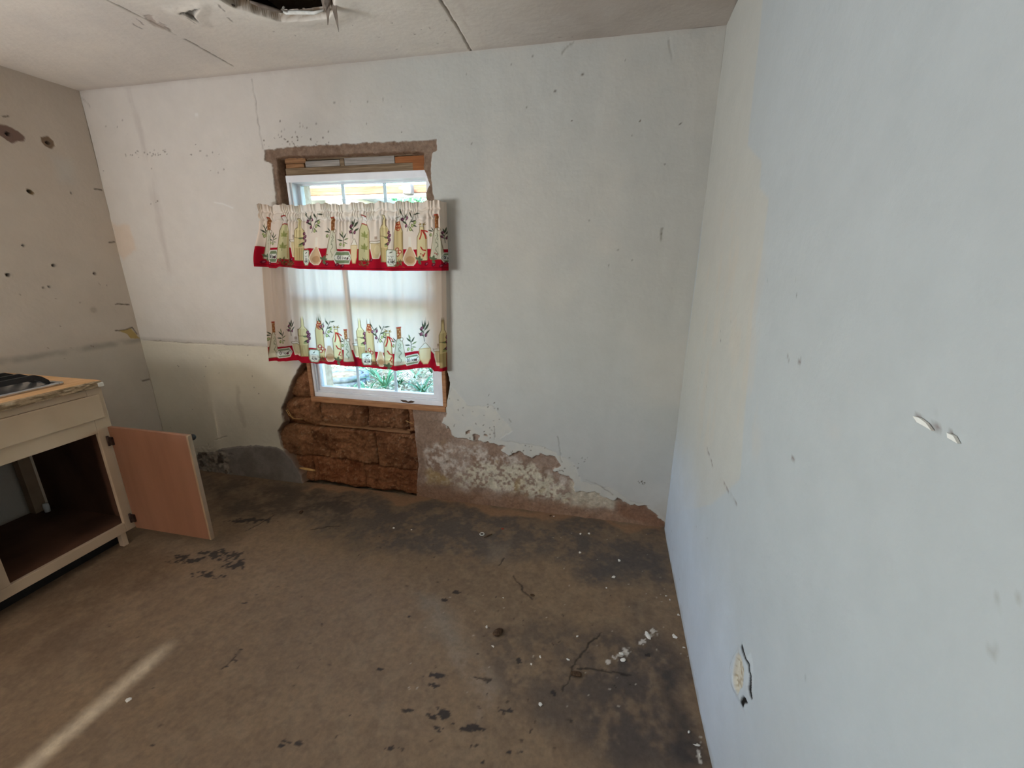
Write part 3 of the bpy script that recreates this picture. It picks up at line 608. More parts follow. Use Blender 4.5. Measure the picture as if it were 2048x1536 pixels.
C = lay(C, sst(.52, .66, fbm(X, Y, 40, 104))*.22, S(96, 80, 66)); C = lay(C, sst(.54, .68, fbm(X, Y, 28, 105))*.22, S(152, 132, 108))
C = lay(C, sst(-2.0, -2.7, X+(fbm(X, Y, 4, 106)-.5)*.9)*(.3+.7*sst(.35, .6, fbm(X, Y, 11, 107)))*.45, S(92, 72, 56))  # darker brown blotches by the cabinet: the counter's shade painted in
fz([(700, 985), (1320, 1060), (1345, 1150), (1330, 1170), (1150, 1150), (1080, 1110), (930, 1130), (780, 1105), (560, 1060), (640, 990)], .10, (84, 78, 74), .85, g1)
fz([(390, 950), (600, 975), (720, 1000), (700, 1040), (520, 1040), (430, 1010)], .08, (72, 64, 56), .8, g1)
fz([(1100, 1090), (1345, 1110), (1360, 1180), (1160, 1170)], .07, (80, 74, 72), .6, g2)
fz([(1180, 1270), (1300, 1250), (1385, 1330), (1420, 1536), (1250, 1560), (1150, 1500), (1080, 1380), (1120, 1300)], .08, (72, 66, 64), .85, g1)
fz([(1340, 1300), (1430, 1540), (1380, 1540), (1330, 1380)], .04, (54, 51, 52), .7)
fz([(930, 1240), (1160, 1260), (1210, 1390), (1130, 1450), (1020, 1390), (960, 1330)], .06, (94, 82, 72), .7, g2)
fz([(810, 1200), (880, 1220), (930, 1290), (900, 1300), (840, 1250)], .05, (138, 130, 118), .5)
fz([(900, 1300), (960, 1310), (1010, 1360), (990, 1400), (960, 1460), (940, 1440), (930, 1380)], .03, (146, 130, 114), .6, g2)
fz([(960, 1080), (1040, 1085), (1020, 1140), (960, 1120)], .05, (132, 118, 104), .5)
fz([(600, 980), (830, 1000), (1000, 1025), (1200, 1045), (1320, 1062), (1320, 1052), (1000, 1005), (620, 965)], .025, (150, 116, 88), .8)
fz([(560, 1040), (720, 1030), (760, 1100), (640, 1130), (560, 1100)], .08, (124, 106, 84), .5, g2)
spots = [(445, 1110, 60, 14), (470, 1130, 30, 8), (420, 1148, 40, 10), (370, 1118, 40, 10), (505, 1040, 60, 6), (870, 1350, 22, 9), (868, 1372, 14, 8), (880, 1430, 26, 16), (885, 1455, 34, 12), (945, 1455, 34, 8), (590, 1485, 30, 9),
         (560, 1490, 10, 7), (825, 1420, 20, 6), (790, 1495, 30, 6), (910, 1185, 14, 5), (470, 1320, 6, 3), (455, 1332, 8, 4), (483, 1298, 5, 4), (1040, 1320, 7, 8), (1108, 1385, 9, 9), (1035, 1505, 26, 6), (820, 1232, 6, 4), (890, 1200, 12, 4), (760, 1338, 10, 3),
         (700, 1430, 5, 3), (305, 1490, 9, 4), (490, 1205, 6, 2), (520, 1255, 5, 2), (950, 1490, 10, 8), (965, 1525, 6, 6), (1010, 1420, 18, 8), (1290, 1310, 16, 4)]
fl = fbm(X, Y, 55, 101, 4)
for (px, py, rx, ry) in spots:
    a = np.array(f2([(px, py)])[0]); ex = np.array(f2([(px+rx, py)])[0])-a; ey = np.array(f2([(px, py+ry)])[0])-a
    det = ex[0]*ey[1]-ex[1]*ey[0]; u = ((X-a[0])*ey[1]-(Y-a[1])*ey[0])/det; v = (-(X-a[0])*ex[1]+(Y-a[1])*ex[0])/det
    C = lay(C, sst(.47, .53, fl+.35*(1-np.hypot(u, v))-.18)*sst(1.35, .9, np.hypot(u, v))*.9, S(46, 42, 42))
cr = np.full(X.shape, 1e9)
for c in ([(1203, 1264), (1180, 1280), (1165, 1305), (1145, 1340), (1125, 1380)], [(1028, 1152), (1045, 1175), (1063, 1198)], [(1007, 1115), (1000, 1130)], [(1160, 1335), (1200, 1340), (1260, 1347)],
          [(945, 1352), (978, 1360)], [(488, 1062), (520, 1048), (550, 1028)], [(443, 1335), (460, 1322), (483, 1300)], [(620, 1058), (680, 1052)]): cr = np.minimum(cr, segd(jx, jy, f2(c)))
C = lay(C, (1-sst(.0015, .0055, cr))*.85, S(46, 40, 36)); D -= .003*(1-sst(.002, .006, cr))
for c, w_ in (([(1285, 1283), (1300, 1268), (1306, 1262)], .010), ([(1215, 1322), (1240, 1312), (1256, 1300)], .009), ([(1399, 1505), (1402, 1525)], .006)):
    C = lay(C, sst(.52, .6, fbm(X, Y, 110, 108, 3)+.22*(1-segd(jx, jy, f2(c))/w_))*sst(w_*2.2, w_*1.2, segd(jx, jy, f2(c))), S(196, 188, 178))
C = specks(C, X, Y, f2, [(1100, 1060, 1330, 1220, 26), (800, 1180, 1330, 1420, 30), (1300, 1180, 1380, 1320, 8), (1340, 1460, 1410, 1530, 6)], 21, (186, 176, 162), .002, .0045)
C = specks(C, X, Y, f2, [(500, 1040, 900, 1200, 20), (780, 1180, 1300, 1500, 40), (150, 1150, 700, 1500, 14)], 22, (56, 48, 42), .003, .007)
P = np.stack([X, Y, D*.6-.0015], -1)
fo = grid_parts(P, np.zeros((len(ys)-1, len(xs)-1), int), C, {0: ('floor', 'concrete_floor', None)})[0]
tag(fo, 'stained brown bare concrete floor with dark patches', None, None, 'structure')
box('floor_slab', (XL-.25, YF-.25, -.25), (.25, .32, -.03), 'soil', fo, 0)

# ================================================================== WINDOW in the back wall
def att(o, root): o.parent = root; o.matrix_parent_inverse = Matrix.Translation(-root.location); return o
W = empty('window_1', (-1.75, .06, .60)); tag(W, 'white vinyl sash window in a pine surround, half hidden by curtains', None, None, 'structure')
def wp(nm, lo, hi, mat='vinyl', bev=.003, parent=None):
    o = box(nm, lo, hi, mat, None, bev)
    if parent is None: att(o, W)
    else: o.parent = parent
    return o
# pine surround
wp('wood_trim', (-2.205, .0, .600), (-1.298, .11, .634), 'trim_pine', .004)
wp('wood_trim', (-2.205, .002, .634), (-2.182, .11, 1.66), 'trim_pine', .003); wp('wood_trim', (-1.314, .002, .634), (-1.291, .11, 1.66), 'trim_pine', .003)
# vinyl frame
fr_ = [wp('window_frame', (-2.182, .012, .664), (-2.166, .12, 1.878)), wp('window_frame', (-1.342, .012, .664), (-1.314, .12, 1.878)), wp('window_frame', (-2.19, .020, 1.878), (-1.31, .12, 1.914)), wp('window_frame', (-2.182, .012, .634), (-1.314, .12, .664))]
wp('frame_bead', (-2.166, .022, .664), (-2.158, .034, 1.88)); wp('frame_bead', (-1.36, .018, .664), (-1.342, .034, 1.88)); wp('frame_bead', (-2.158, .022, .664), (-1.36, .034, .672))
MR = 1.268
def sash(x0, x1, z0, z1, y, w_s, w_b, w_t):
    sr = att(empty('window_sash', (0, 0, 0)), W) if False else None
    a = wp('sash_rail', (x0, y, z0), (x1, y+.035, z0+w_b)); wp('sash_rail', (x0, y, z1-w_t), (x1, y+.035, z1))
    wp('sash_stile', (x0, y, z0+w_b), (x0+w_s, y+.035, z1-w_t)); wp('sash_stile', (x1-w_s, y, z0+w_b), (x1, y+.035, z1-w_t))
    gx0, gx1 = x0+w_s, x1-w_s
    wp('window_pane', (gx0-.004, y+.012, z0+w_b-.004), (gx1+.004, y+.016, z1-w_t+.004), 'window_glass', 0)
    wp('window_pane', (gx0-.004, y+.028, z0+w_b-.004), (gx1+.004, y+.031, z1-w_t+.004), 'window_glass', 0)
    for k in (1, 2):
        xm = gx0+(gx1-gx0)*k/3; wp('grille_bar', (xm-.009, y+.019, z0+w_b), (xm+.009, y+.025, z1-w_t), 'vinyl', .001)
    zm = (z0+z1)/2; wp('grille_bar', (gx0, y+.0195, zm-.009), (gx1, y+.0245, zm+.009), 'vinyl', .001)
sash(-2.166, -1.362, .664, MR+.02, .036, .022, .030, .036)
sash(-2.18, -1.350, MR-.018, 1.884, .078, .030, .036, .012)
wp('sash_lock', (-1.79, .022, MR+.0), (-1.73, .036, MR+.018), 'white_plastic')
# scraps of tape left on the lower frame
prism('tape_scrap', b2([(800, 799.5), (812, 800.5), (816, 803), (822, 801), (830, 803), (826, 805.5), (818, 806), (806, 804)], .012), lambda u, v, k: (u, .0115-.001*k, v), 'dirt_clod', None); att(bpy.data.objects['tape_scrap'], W)

# ================================================================== CURTAINS (printed cloth)
class Canvas:
    def __init__(s, x0, y0, x1, y1, k, base):
        s.x0, s.y0, s.k = x0, y0, k; s.w = int((x1-x0)/k)+1; s.h = int((y1-y0)/k)+1
        s.a = np.broadcast_to(np.asarray(base), (s.h, s.w, 3)).copy()
        s.X, s.Y = np.meshgrid(x0+np.arange(s.w)*k, y0+np.arange(s.h)*k)
    def win(s, xa, ya, xb, yb, p=8):
        i0 = max(0, int((xa-p-s.x0)/s.k)); i1 = min(s.w, int((xb+p-s.x0)/s.k)+2); j0 = max(0, int((ya-p-s.y0)/s.k)); j1 = min(s.h, int((yb+p-s.y0)/s.k)+2)
        return (slice(j0, j1), slice(i0, i1)) if i1 > i0 and j1 > j0 else None
    def poly(s, pts, c, out=None, ow=3, al=1.0):
        xs_ = [p[0] for p in pts]; ys_ = [p[1] for p in pts]; wv = s.win(min(xs_), min(ys_), max(xs_), max(ys_))
        if wv is None: return
        d = sdp(s.X[wv], s.Y[wv], pts); s.a[wv] = lay(s.a[wv], sst(-s.k*.7, s.k*.7, d)*al, S(*c))
        if out: s.a[wv] = lay(s.a[wv], 1-sst(ow*.5, ow*.5+s.k, np.abs(d)), S(*out))
    def ell(s, cx, cy, rx, ry, c, rot=0, out=None, ow=3, al=1.0):
        n = 18; cr_, sr_ = math.cos(rot), math.sin(rot)
        s.poly([(cx+rx*math.cos(2*math.pi*i/n)*cr_-ry*math.sin(2*math.pi*i/n)*sr_, cy+rx*math.cos(2*math.pi*i/n)*sr_+ry*math.sin(2*math.pi*i/n)*cr_) for i in range(n)], c, out, ow, al)
    def line(s, pts, c, wd=3, al=1.0):
        xs_ = [p[0] for p in pts]; ys_ = [p[1] for p in pts]; wv = s.win(min(xs_), min(ys_), max(xs_), max(ys_), wd+6)
        if wv is None: return
        s.a[wv] = lay(s.a[wv], (1-sst(wd*.5-s.k*.3, wd*.5+s.k*.7, segd(s.X[wv], s.Y[wv], pts)))*al, S(*c))
    def leaf(s, x, y, L, ang, c, wd=.22):
        dx, dy = math.cos(ang), -math.sin(ang); nx_, ny_ = -dy, dx
        s.poly([(x, y), (x+dx*L*.35+nx_*L*wd*.6, y+dy*L*.35+ny_*L*wd*.6), (x+dx*L*.7+nx_*L*wd*.45, y+dy*L*.7+ny_*L*wd*.45), (x+dx*L, y+dy*L), (x+dx*L*.6-nx_*L*wd*.45, y+dy*L*.6-ny_*L*wd*.45), (x+dx*L*.3-nx_*L*wd*.4, y+dy*L*.3-ny_*L*wd*.4)], c)
    def sample(s, x, y):
        fx = np.clip((x-s.x0)/s.k, 0, s.w-1.001); fy = np.clip((y-s.y0)/s.k, 0, s.h-1.001); i = fx.astype(int); j = fy.astype(int); u = (fx-i)[..., None]; v = (fy-j)[..., None]
        return (s.a[j, i]*(1-u)+s.a[j, i+1]*u)*(1-v)+(s.a[j+1, i]*(1-u)+s.a[j+1, i+1]*u)*v
GREEN, DGREEN, PURP, CREAM, LINE = (112, 124, 78), (66, 76, 56), (96, 44, 62), (226, 206, 164), (132, 110, 78)
RED, DRED, CLOTH = (166, 24, 42), (120, 14, 30), (228, 212, 196)
GLY = {'O': [[(.5, 0), (.1, .2), (0, .5), (.1, .8), (.5, 1), (.9, .8), (1, .5), (.9, .2), (.5, 0)]], 'L': [[(0, 0), (0, 1), (.8, 1)]], 'I': [[(.5, 0), (.5, 1)]], 'V': [[(0, 0), (.5, 1), (1, 0)]],
       'E': [[(.9, 0), (0, 0), (0, 1), (.9, 1)], [(0, .5), (.7, .5)]], 'l': [[(.4, 1), (.3, .8), (.6, 0)]], 'i': [[(.5, .5), (.4, 1)], [(.55, .25), (.57, .3)]], 'v': [[(.1, .5), (.4, 1), (.9, .5)]],
       'e': [[(.1, .75), (.8, .65), (.6, .48), (.2, .6), (.2, .9), (.5, 1), (.9, .9)]], 's': [[(.8, .5), (.3, .6), (.7, .8), (.2, 1)]]}
def word(cv, t, x, y, h, wd, c=(52, 52, 50), lw=3):
    for k, ch in enumerate(t):
        for st in GLY[ch]: cv.line([(x+k*wd+u*wd*.8, y+v*h) for u, v in st], c, lw)
def olive(cv, x, y, r=13, c=PURP, rot=.3):
    cv.ell(x, y, r*.8, r*1.15, c, rot); cv.ell(x+r*.15, y-r*.1, r*.35, r*.6, tuple(min(255, q+56) for q in c), rot)
def sprig(cv, x, y, k=1.0, ol=(138, 146, 88)):
    cv.line([(x, y+50*k), (x+4*k, y), (x-6*k, y-50*k)], DGREEN, 4)
    for (dx, dy, L, a) in ((0, -20, 60, 2.2), (0, -10, 62, 1.0), (4, 5, 55, .4), (0, 10, 58, 2.9), (-3, -40, 55, 1.8), (4, 25, 45, -.3)): cv.leaf(x+dx*k, y+dy*k, L*k, a, DGREEN if L > 56 else GREEN)
    olive(cv, x-22*k, y+40*k, 14*k, ol); olive(cv, x+8*k, y+52*k, 13*k, ol)
def dsprig(cv, x, y, k=1.0):
    cv.line([(x, y+95*k), (x-5*k, y+30*k), (x+6*k, y-60*k)], DGREEN, 4)
    for (dx, dy, L, a) in ((0, -20, 80, 1.35), (2, 0, 85, .95), (0, 40, 75, .7), (-2, 20, 60, 2.2), (-2, 50, 60, 2.4), (0, -10, 70, 1.8)): cv.leaf(x+dx*k, y+dy*k, L*k, a, DGREEN)
    for dx, dy in ((-18, -25), (-24, 25), (16, 40)): olive(cv, x+dx*k, y+dy*k, 15*k)
def branch(cv, x, y, k=1.0):
    cv.line([(x, y+90*k), (x+30*k, y+10*k), (x+70*k, y-80*k)], DGREEN, 4); cv.line([(x+10*k, y+60*k), (x-40*k, y-70*k)], DGREEN, 4)
    for (dx, dy, L, a) in ((-40, -60, 60, 2.0), (-30, -30, 55, .8), (0, 30, 70, 2.4), (30, 0, 60, .5), (50, -40, 60, 2.0), (66, -70, 60, .2), (40, 10, 60, -.6), (20, 40, 60, -.9), (-10, 0, 60, 1.3)): cv.leaf(x+dx*k, y+dy*k, L*k, a, DGREEN)
    for dx, dy, c in ((-42, -20, PURP), (-10, 40, PURP), (0, -30, PURP), (48, 30, (138, 146, 88)), (30, 70, (138, 146, 88)), (70, 0, (138, 146, 88))): olive(cv, x+dx*k, y+dy*k, 15*k, c)
def flask(cv, x, yt, yb, wd):
    h = yb-yt; yn = yt+h*.30
    cv.poly([(x-wd*.13, yn), (x+wd*.13, yn), (x+wd*.22, yn+h*.10), (x+wd*.5, yb-6), (x+wd*.46, yb), (x-wd*.46, yb), (x-wd*.5, yb-6), (x-wd*.22, yn+h*.10)], (206, 200, 176), LINE, 3)
    cv.poly([(x-wd*.14, yt), (x+wd*.14, yt), (x+wd*.14, yn), (x-wd*.14, yn)], (150, 96, 58)); cv.line([(x-wd*.14, yt+6), (x+wd*.14, yt+6)], (172, 56, 46), 7)
    for q in range(4): cv.ell(x+(q % 2*2-1)*wd*.05, yt+22+q*(yn-yt-20)/4, 4, 5, (206, 164, 120))
    cv.ell(x+wd*.16, yn+10, 13, 15, (226, 216, 200), 0, LINE, 3)
    cv.line([(x+math.sin(q*1.3)*wd*.09, yn+h*.12+q*h*.042) for q in range(13)], (96, 104, 78), 3)
    for q in range(6): cv.leaf(x, yn+h*.18+q*h*.08, 18, (.6 if q % 2 else 2.5), (120, 128, 96), .3)
    cv.leaf(x-wd*.2, yn+22, 46, 2.2, DGREEN); cv.leaf(x-wd*.2, yn+26, 56, 3.0, DGREEN); olive(cv, x-wd*.42, yn+60, 15, (128, 134, 84))
def bottle(cv, x0, x1, yt, yb, style):
    c = {'leaf': (204, 196, 150), 'pepper': (206, 182, 132), 'chili': (222, 206, 160)}[style]; wd = x1-x0; x = (x0+x1)/2; h = yb-yt; ys_ = yt+h*.26
    cv.poly([(x-wd*.2, yt), (x+wd*.2, yt), (x+wd*.24, yt+h*.16), (x+wd*.48, ys_+h*.06), (x+wd*.5, yb-8), (x+wd*.44, yb), (x-wd*.44, yb), (x-wd*.5, yb-8), (x-wd*.48, ys_+h*.06), (x-wd*.24, yt+h*.16)], c, LINE, 4)
    cv.line([(x+wd*.36, ys_+h*.08), (x+wd*.38, yb-16)], (176, 146, 98), 6)
    if style == 'leaf':
        cv.poly([(x-wd*.24, yt), (x+wd*.24, yt), (x+wd*.26, yt+h*.2), (x-wd*.26, yt+h*.2)], (228, 216, 204), LINE, 2); cv.line([(x-wd*.2, yt+4), (x+wd*.2, yt+4)], (168, 44, 44), 9); cv.line([(x-wd*.26, yt+h*.19), (x+wd*.26, yt+h*.19)], (168, 60, 52), 8)
        for q in range(2):
            yy = yb-h*.62+q*h*.27
            for a, L in ((1.57, 60), (.9, 50), (2.2, 50), (.3, 36), (2.8, 36)): cv.leaf(x, yy+40, L, a, (150, 152, 92), .35)
            cv.line([(x, yy-15), (x, yy+64)], (112, 118, 70), 3)
    if style == 'pepper':
        cv.poly([(x-wd*.2, yt), (x+wd*.2, yt), (x+wd*.2, yt+h*.1), (x-wd*.2, yt+h*.1)], (232, 224, 212), LINE, 2)
        cv.poly([(x-wd*.24, yt+h*.11), (x+wd*.24, yt+h*.11), (x+wd*.4, yt+h*.26), (x-wd*.4, yt+h*.26)], (176, 112, 70))
        for q, (dx, dy) in enumerate(((0, .13), (-.12, .19), (.12, .2), (0, .27))): cv.ell(x+dx*wd, yt+h*dy, 13, 11, (206, 170, 120), 0, (168, 62, 48), 5)
        for dx, dy in ((-.15, .72), (.15, .78), (-.1, .84)): cv.ell(x+dx*wd, yt+h*dy, 12, 15, (226, 206, 170), 0, (168, 48, 46), 5)
    if style == 'chili':
        cv.poly([(x-wd*.18, yt-26), (x+wd*.18, yt-26), (x+wd*.2, yt), (x-wd*.2, yt)], (228, 222, 206), LINE, 2)
        for a in (.2, .7, 2.4, 2.9): cv.leaf(x+4, yt-10, 40, a, (150, 122, 66))
        for dx, dy, ex, ey in ((-4, 34, -20, 120), (4, 34, 34, 118), (4, 34, 50, 60)): cv.line([(x+dx, yt+dy), (x+(dx+ex)/2+6, yt+(dy+ey)/2), (x+ex, yt+ey)], (176, 40, 36), 10)
        cv.line([(x-10, yb-130), (x+4, yb-104), (x+30, yb-96)], (176, 40, 36), 10); cv.line([(x+22, yb-70), (x+8, yb-40)], (176, 40, 36), 10)
def chianti(cv, x0, x1, yt, yb):
    wd = x1-x0; x = (x0+x1)/2; h = yb-yt
    cv.poly([(x-wd*.14, yt), (x+wd*.14, yt), (x+wd*.18, yt+h*.2), (x+wd*.5, yt+h*.30), (x+wd*.5, yt+h*.45), (x-wd*.5, yt+h*.45), (x-wd*.5, yt+h*.30), (x-wd*.18, yt+h*.2)], (224, 208, 158), LINE, 3)
    for q in range(6): cv.line([(x-wd*.4+q*wd*.16, yt+h*.27), (x-wd*.44+q*wd*.176, yt+h*.45)], (164, 138, 86), 3)
    cv.poly([(x-wd*.5, yt+h*.45), (x+wd*.5, yt+h*.45), (x+wd*.42, yb), (x-wd*.42, yb)], (214, 194, 142), LINE, 3)
    for q in range(6): cv.line([(x-wd*.36+q*wd*.145, yt+h*.70), (x-wd*.34+q*wd*.14, yb-4)], (158, 130, 80), 4)
    cv.leaf(x-10, yt+h*.46, 70, -.1, GREEN); cv.leaf(x-6, yt+h*.66, 76, .55, (158, 160, 104), .4); cv.leaf(x-4, yt+h*.62, 70, .4, DGREEN)
    for dx, dy in ((.5, .36), (.66, .42), (.5, .46), (.66, .52), (.46, .6)): olive(cv, x+wd*dx, yt+h*dy, 15)
def cup(cv, x0, x1, yt, yb):
    x = (x0+x1)/2; wd = x1-x0
    cv.poly([(x0, yt), (x1, yt), (x1-4, yt+(yb-yt)*.4), (x+wd*.22, yb), (x-wd*.22, yb), (x0+4, yt+(yb-yt)*.4)], (214, 192, 148), (234, 222, 200), 6)
    cv.poly([(x0-10, yt-14), (x1+10, yt-14), (x1, yt+6), (x0, yt+6)], (232, 222, 206), LINE, 2); cv.ell(x+wd*.1, yt+(yb-yt)*.45, wd*.2, (yb-yt)*.3, (226, 208, 166))
    cv.poly([(x-12, yt-60), (x+12, yt-60), (x+12, yt-34), (x-12, yt-34)], (176, 152, 134)); cv.line([(x-8, yt-26), (x+8, yt-26)], (176, 152, 134), 5)
def card(cv, x0, x1, y0, y1):
    cv.poly([(x0, y0+12), (x0+12, y0), (x1-12, y0), (x1, y0+12), (x1, y1-30), (x1-14, y1), (x0+14, y1), (x0, y1-30)], (226, 226, 214), (140, 150, 116), 5)
    cv.leaf((x0+x1)/2-16, y0+34, 44, .5, DGREEN); wd = (x1-x0)*.62/5; x = x0+(x1-x0)*.2; h = (y1-y0)*.12
    for q in range(5): cv.line([(x+q*wd, y0+(y1-y0)*.38), (x+q*wd+wd*.5, y0+(y1-y0)*.38+(h*.7 if q % 2 else 0))], (96, 90, 84), 3)
    for q in range(4): cv.line([(x+8+q*wd, y0+(y1-y0)*.54), (x+8+q*wd+wd*.3, y0+(y1-y0)*.54+h*.8)], (80, 76, 72), 4)
    word(cv, 'OLIVE', x, y0+(y1-y0)*.68, h, wd, (60, 56, 54), 4); cv.line([(x+wd*1.6, y1-16), (x+wd*3, y1-16)], (150, 110, 100), 4)
def spoon(cv, x, yt, yb, wd):
    h = yb-yt
    cv.poly([(x-10, yt), (x+10, yt), (x+16, yt+h*.36), (x+wd*.34, yt+h*.56), (x+wd*.5, yt+h*.76), (x+wd*.4, yt+h*.9), (x+wd*.2, yb), (x-wd*.2, yb), (x-wd*.4, yt+h*.9), (x-wd*.5, yt+h*.76), (x-wd*.34, yt+h*.56), (x-16, yt+h*.36)], (206, 174, 138), (234, 220, 200), 6)
    cv.ell(x, yt+h*.80, wd*.32, h*.13, (186, 148, 110)); cv.poly([(x-10, yt), (x+10, yt), (x+13, yt+h*.34), (x-13, yt+h*.34)], (232, 222, 208))
def label_(cv, x0, x1, y0, y1):
    cv.poly([(x0, (y0+y1)/2), (x0+22, y0), (x1-22, y0), (x1, (y0+y1)/2), (x1-22, y1), (x0+22, y1)], (124, 140, 106), (222, 218, 204), 6)
    ym = (y0+y1)/2; cv.poly([(x0+8, ym), (x0+20, ym-24), (x1-20, ym-24), (x1-8, ym), (x1-20, ym+24), (x0+20, ym+24)], (230, 228, 218))
    word(cv, 'Olives', x0+(x1-x0)*.2, ym-19, 34, (x1-x0)*.1, (58, 56, 54), 4); cv.ell(x1-36, ym+8, 9, 12, PURP); cv.line([(x1-56, ym+18), (x1-16, ym-18)], DGREEN, 4)
def vial(cv, x0, x1, yt, yb):
    x = (x0+x1)/2; wd = x1-x0; h = yb-yt
    cv.poly([(x-6, yt), (x+6, yt), (x+wd*.5, yt+h*.25), (x0, yt+h*.25) if False else (x-wd*.5, yt+h*.25)], (230, 222, 206), LINE, 2)
    cv.poly([(x0, yt+h*.25), (x1, yt+h*.25), (x1-4, yt+h*.75), (x+wd*.2, yb), (x-wd*.2, yb), (x0+4, yt+h*.75)], CREAM, (198, 168, 116), 4)
def rosemary(cv, x, y, k=1.0, seed=0):
    rr = random.Random(seed)
    for _ in range(26): cv.leaf(x+rr.uniform(-40, 40)*k, y+rr.uniform(-16, 34)*k, rr.uniform(26, 46)*k, rr.uniform(-.6, 2.6), rr.choice([(92, 74, 46), (112, 92, 58), (74, 62, 40), (120, 110, 76)]), .16)
def herb(cv, x, y):
    for a, L in ((.3, 40), (1.3, 46), (2.4, 44), (-1.2, 50)): cv.leaf(x, y, L, a, (98, 112, 84), .5)
    for dx, dy in ((20, -60), (34, -50)): cv.ell(x+dx, y+dy, 6, 6, (150, 40, 40))

def cloth_col(): return S(*CLOTH)
VC = Canvas(60, 600, 1940, 1360, 2.2, cloth_col())
VC.poly([(40, 1076), (1960, 1100), (1960, 1420), (40, 1420)], RED)
sprig(VC, 165, 930, .8); flask(VC, 205, 800, 1195, 110); sprig(VC, 262, 1000, .8); label_(VC, 232, 330, 1105, 1220); bottle(VC, 318, 412, 790, 1200, 'leaf'); cup(VC, 424, 492, 1020, 1168); chianti(VC, 462, 562, 800, 1200)
card(VC, 552, 622, 1100, 1245); branch(VC, 640, 850); spoon(VC, 690, 985, 1240, 132); flask(VC, 848, 790, 1198, 120); sprig(VC, 945, 1000); label_(VC, 868, 1030, 1112, 1230); dsprig(VC, 1042, 900); vial(VC, 1026, 1086, 1000, 1226)
bottle(VC, 1100, 1196, 782, 1200, 'leaf'); cup(VC, 1206, 1308, 1030, 1180); chianti(VC, 1292, 1372, 780, 1215); bottle(VC, 1420, 1500, 800, 1210, 'pepper'); card(VC, 1350, 1440, 1098, 1256); branch(VC, 1540, 840); spoon(VC, 1560, 985, 1250, 122)
bottle(VC, 1626, 1716, 880, 1205, 'chili'); flask(VC, 1800, 780, 1200, 118); label_(VC, 1830, 1930, 1135, 1230); dsprig(VC, 1862, 960, .8)
for q, (x, y) in enumerate(((375, 1215), (1150, 1220), (1450, 1230), (400, 1240))): rosemary(VC, x, y, 1.0, q)
for x, y in ((175, 1180), (770, 1195), (1640, 1200), (1765, 1200)): herb(VC, x, y)
for x, y in ((150, 1225), (250, 1232), (430, 1195), (800, 1235), (895, 1240), (935, 1250), (1218, 1195), (1705, 1240), (1770, 1250), (1830, 1262), (1862, 1235)): olive(VC, x, y, 17, (104, 24, 40), .8)

VC.line([(60, 1246), (480, 1262), (960, 1272), (1400, 1280), (1940, 1282)], DRED, 7, .8)
PC_ = Canvas(150, 480, 1940, 1090, 2.2, cloth_col())
PC_.poly([(130, 797), (1960, 877), (1960, 1140), (130, 1140)], RED)
flask(PC_, 262, 560, 912, 100); sprig(PC_, 355, 720, .95); label_(PC_, 286, 444, 828, 914); dsprig(PC_, 448, 640, .8); cup(PC_, 452, 536, 790, 902); chianti(PC_, 515, 605, 540, 900); bottle(PC_, 690, 758, 530, 915, 'pepper'); card(PC_, 602, 706, 838, 955)
branch(PC_, 770, 640, .9); spoon(PC_, 806, 720, 945, 96); bottle(PC_, 838, 922, 640, 925, 'chili'); flask(PC_, 975, 640, 945, 96)
cup(PC_, 1030, 1104, 790, 900); chianti(PC_, 1074, 1146, 550, 915); bottle(PC_, 1154, 1232, 556, 940, 'pepper'); card(PC_, 1108, 1200, 862, 975); branch(PC_, 1262, 680, .9); spoon(PC_, 1282, 770, 980, 80); bottle(PC_, 1316, 1384, 670, 965, 'chili')
flask(PC_, 1450, 614, 966, 112); sprig(PC_, 1550, 790); label_(PC_, 1486, 1624, 890, 976); dsprig(PC_, 1660, 690); vial(PC_, 1616, 1716, 800, 990); cup(PC_, 1744, 1816, 840, 976); chianti(PC_, 1790, 1856, 580, 1000)
rosemary(PC_, 740, 925, .8, 5); rosemary(PC_, 1220, 950, .8, 6); herb(PC_, 870, 940); herb(PC_, 1335, 985)

def cloth_rows(P, C, split, names, mats, root, side=None):
    if side:
        a, b = side; o = grid_parts(P[:, a:b+1], np.zeros((P.shape[0]-1, b-a), int), C[:, a:b+1], {0: ('side_hem', 'curtain_hem', None)})[0]; att(o, root)
        P, C = (P[:, b:], C[:, b:]) if a == 0 else (P[:, :a+1], C[:, :a+1])
    nv, nu = P.shape[:2]; prev = 0
    for (r, nm, mt) in zip(split+[nv-1], names, mats):
        sub = P[prev:r+1]; o = grid_parts(sub, np.zeros((sub.shape[0]-1, nu-1), int), C[prev:r+1], {0: (nm, mt, None)})[0]; att(o, root)
        prev = r
def edge_fn(px, Yp): pts = [PB(x, y, Yp) for x, y in px]; return np.array([p[0] for p in pts]), np.array([p[2] for p in pts])
# ---- valance
nu, nv = 660, 210
s = np.linspace(0, 1, nu); t = np.linspace(0, 1, nv); SS, TT = np.meshgrid(s, t)
YV = -.075
bx_, bz_ = edge_fn([(514.5, 533), (554, 536.5), (561, 533), (597, 538), (640, 539), (683, 540), (790, 542), (884, 541.5)], YV)
xl0, xr0 = PB(514, 410, YV)[0], PB(879, 404, YV)[0]; xl1, xr1 = bx_[0], bx_[-1]
sf = np.clip(SS/.972, 0, 1); rt = np.clip((SS-.972)/.028, 0, 1)
XT = xl0+(xr0-xl0)*sf; XB = xl1+(xr1-xl1)*sf; tb = sst(.12, 1, TT)
Xv = XT*(1-tb)+XB*tb
zb = np.interp(XB, bx_, bz_); ztop = 1.752+.004*np.sin(SS*40+2*np.sin(SS*9))+.003*np.sin(SS*133)+.006*sst(.1, 0, SS)
Zv = ztop*(1-TT)+zb*TT
zr = np.array([1.752-.043, 1.752-.075])
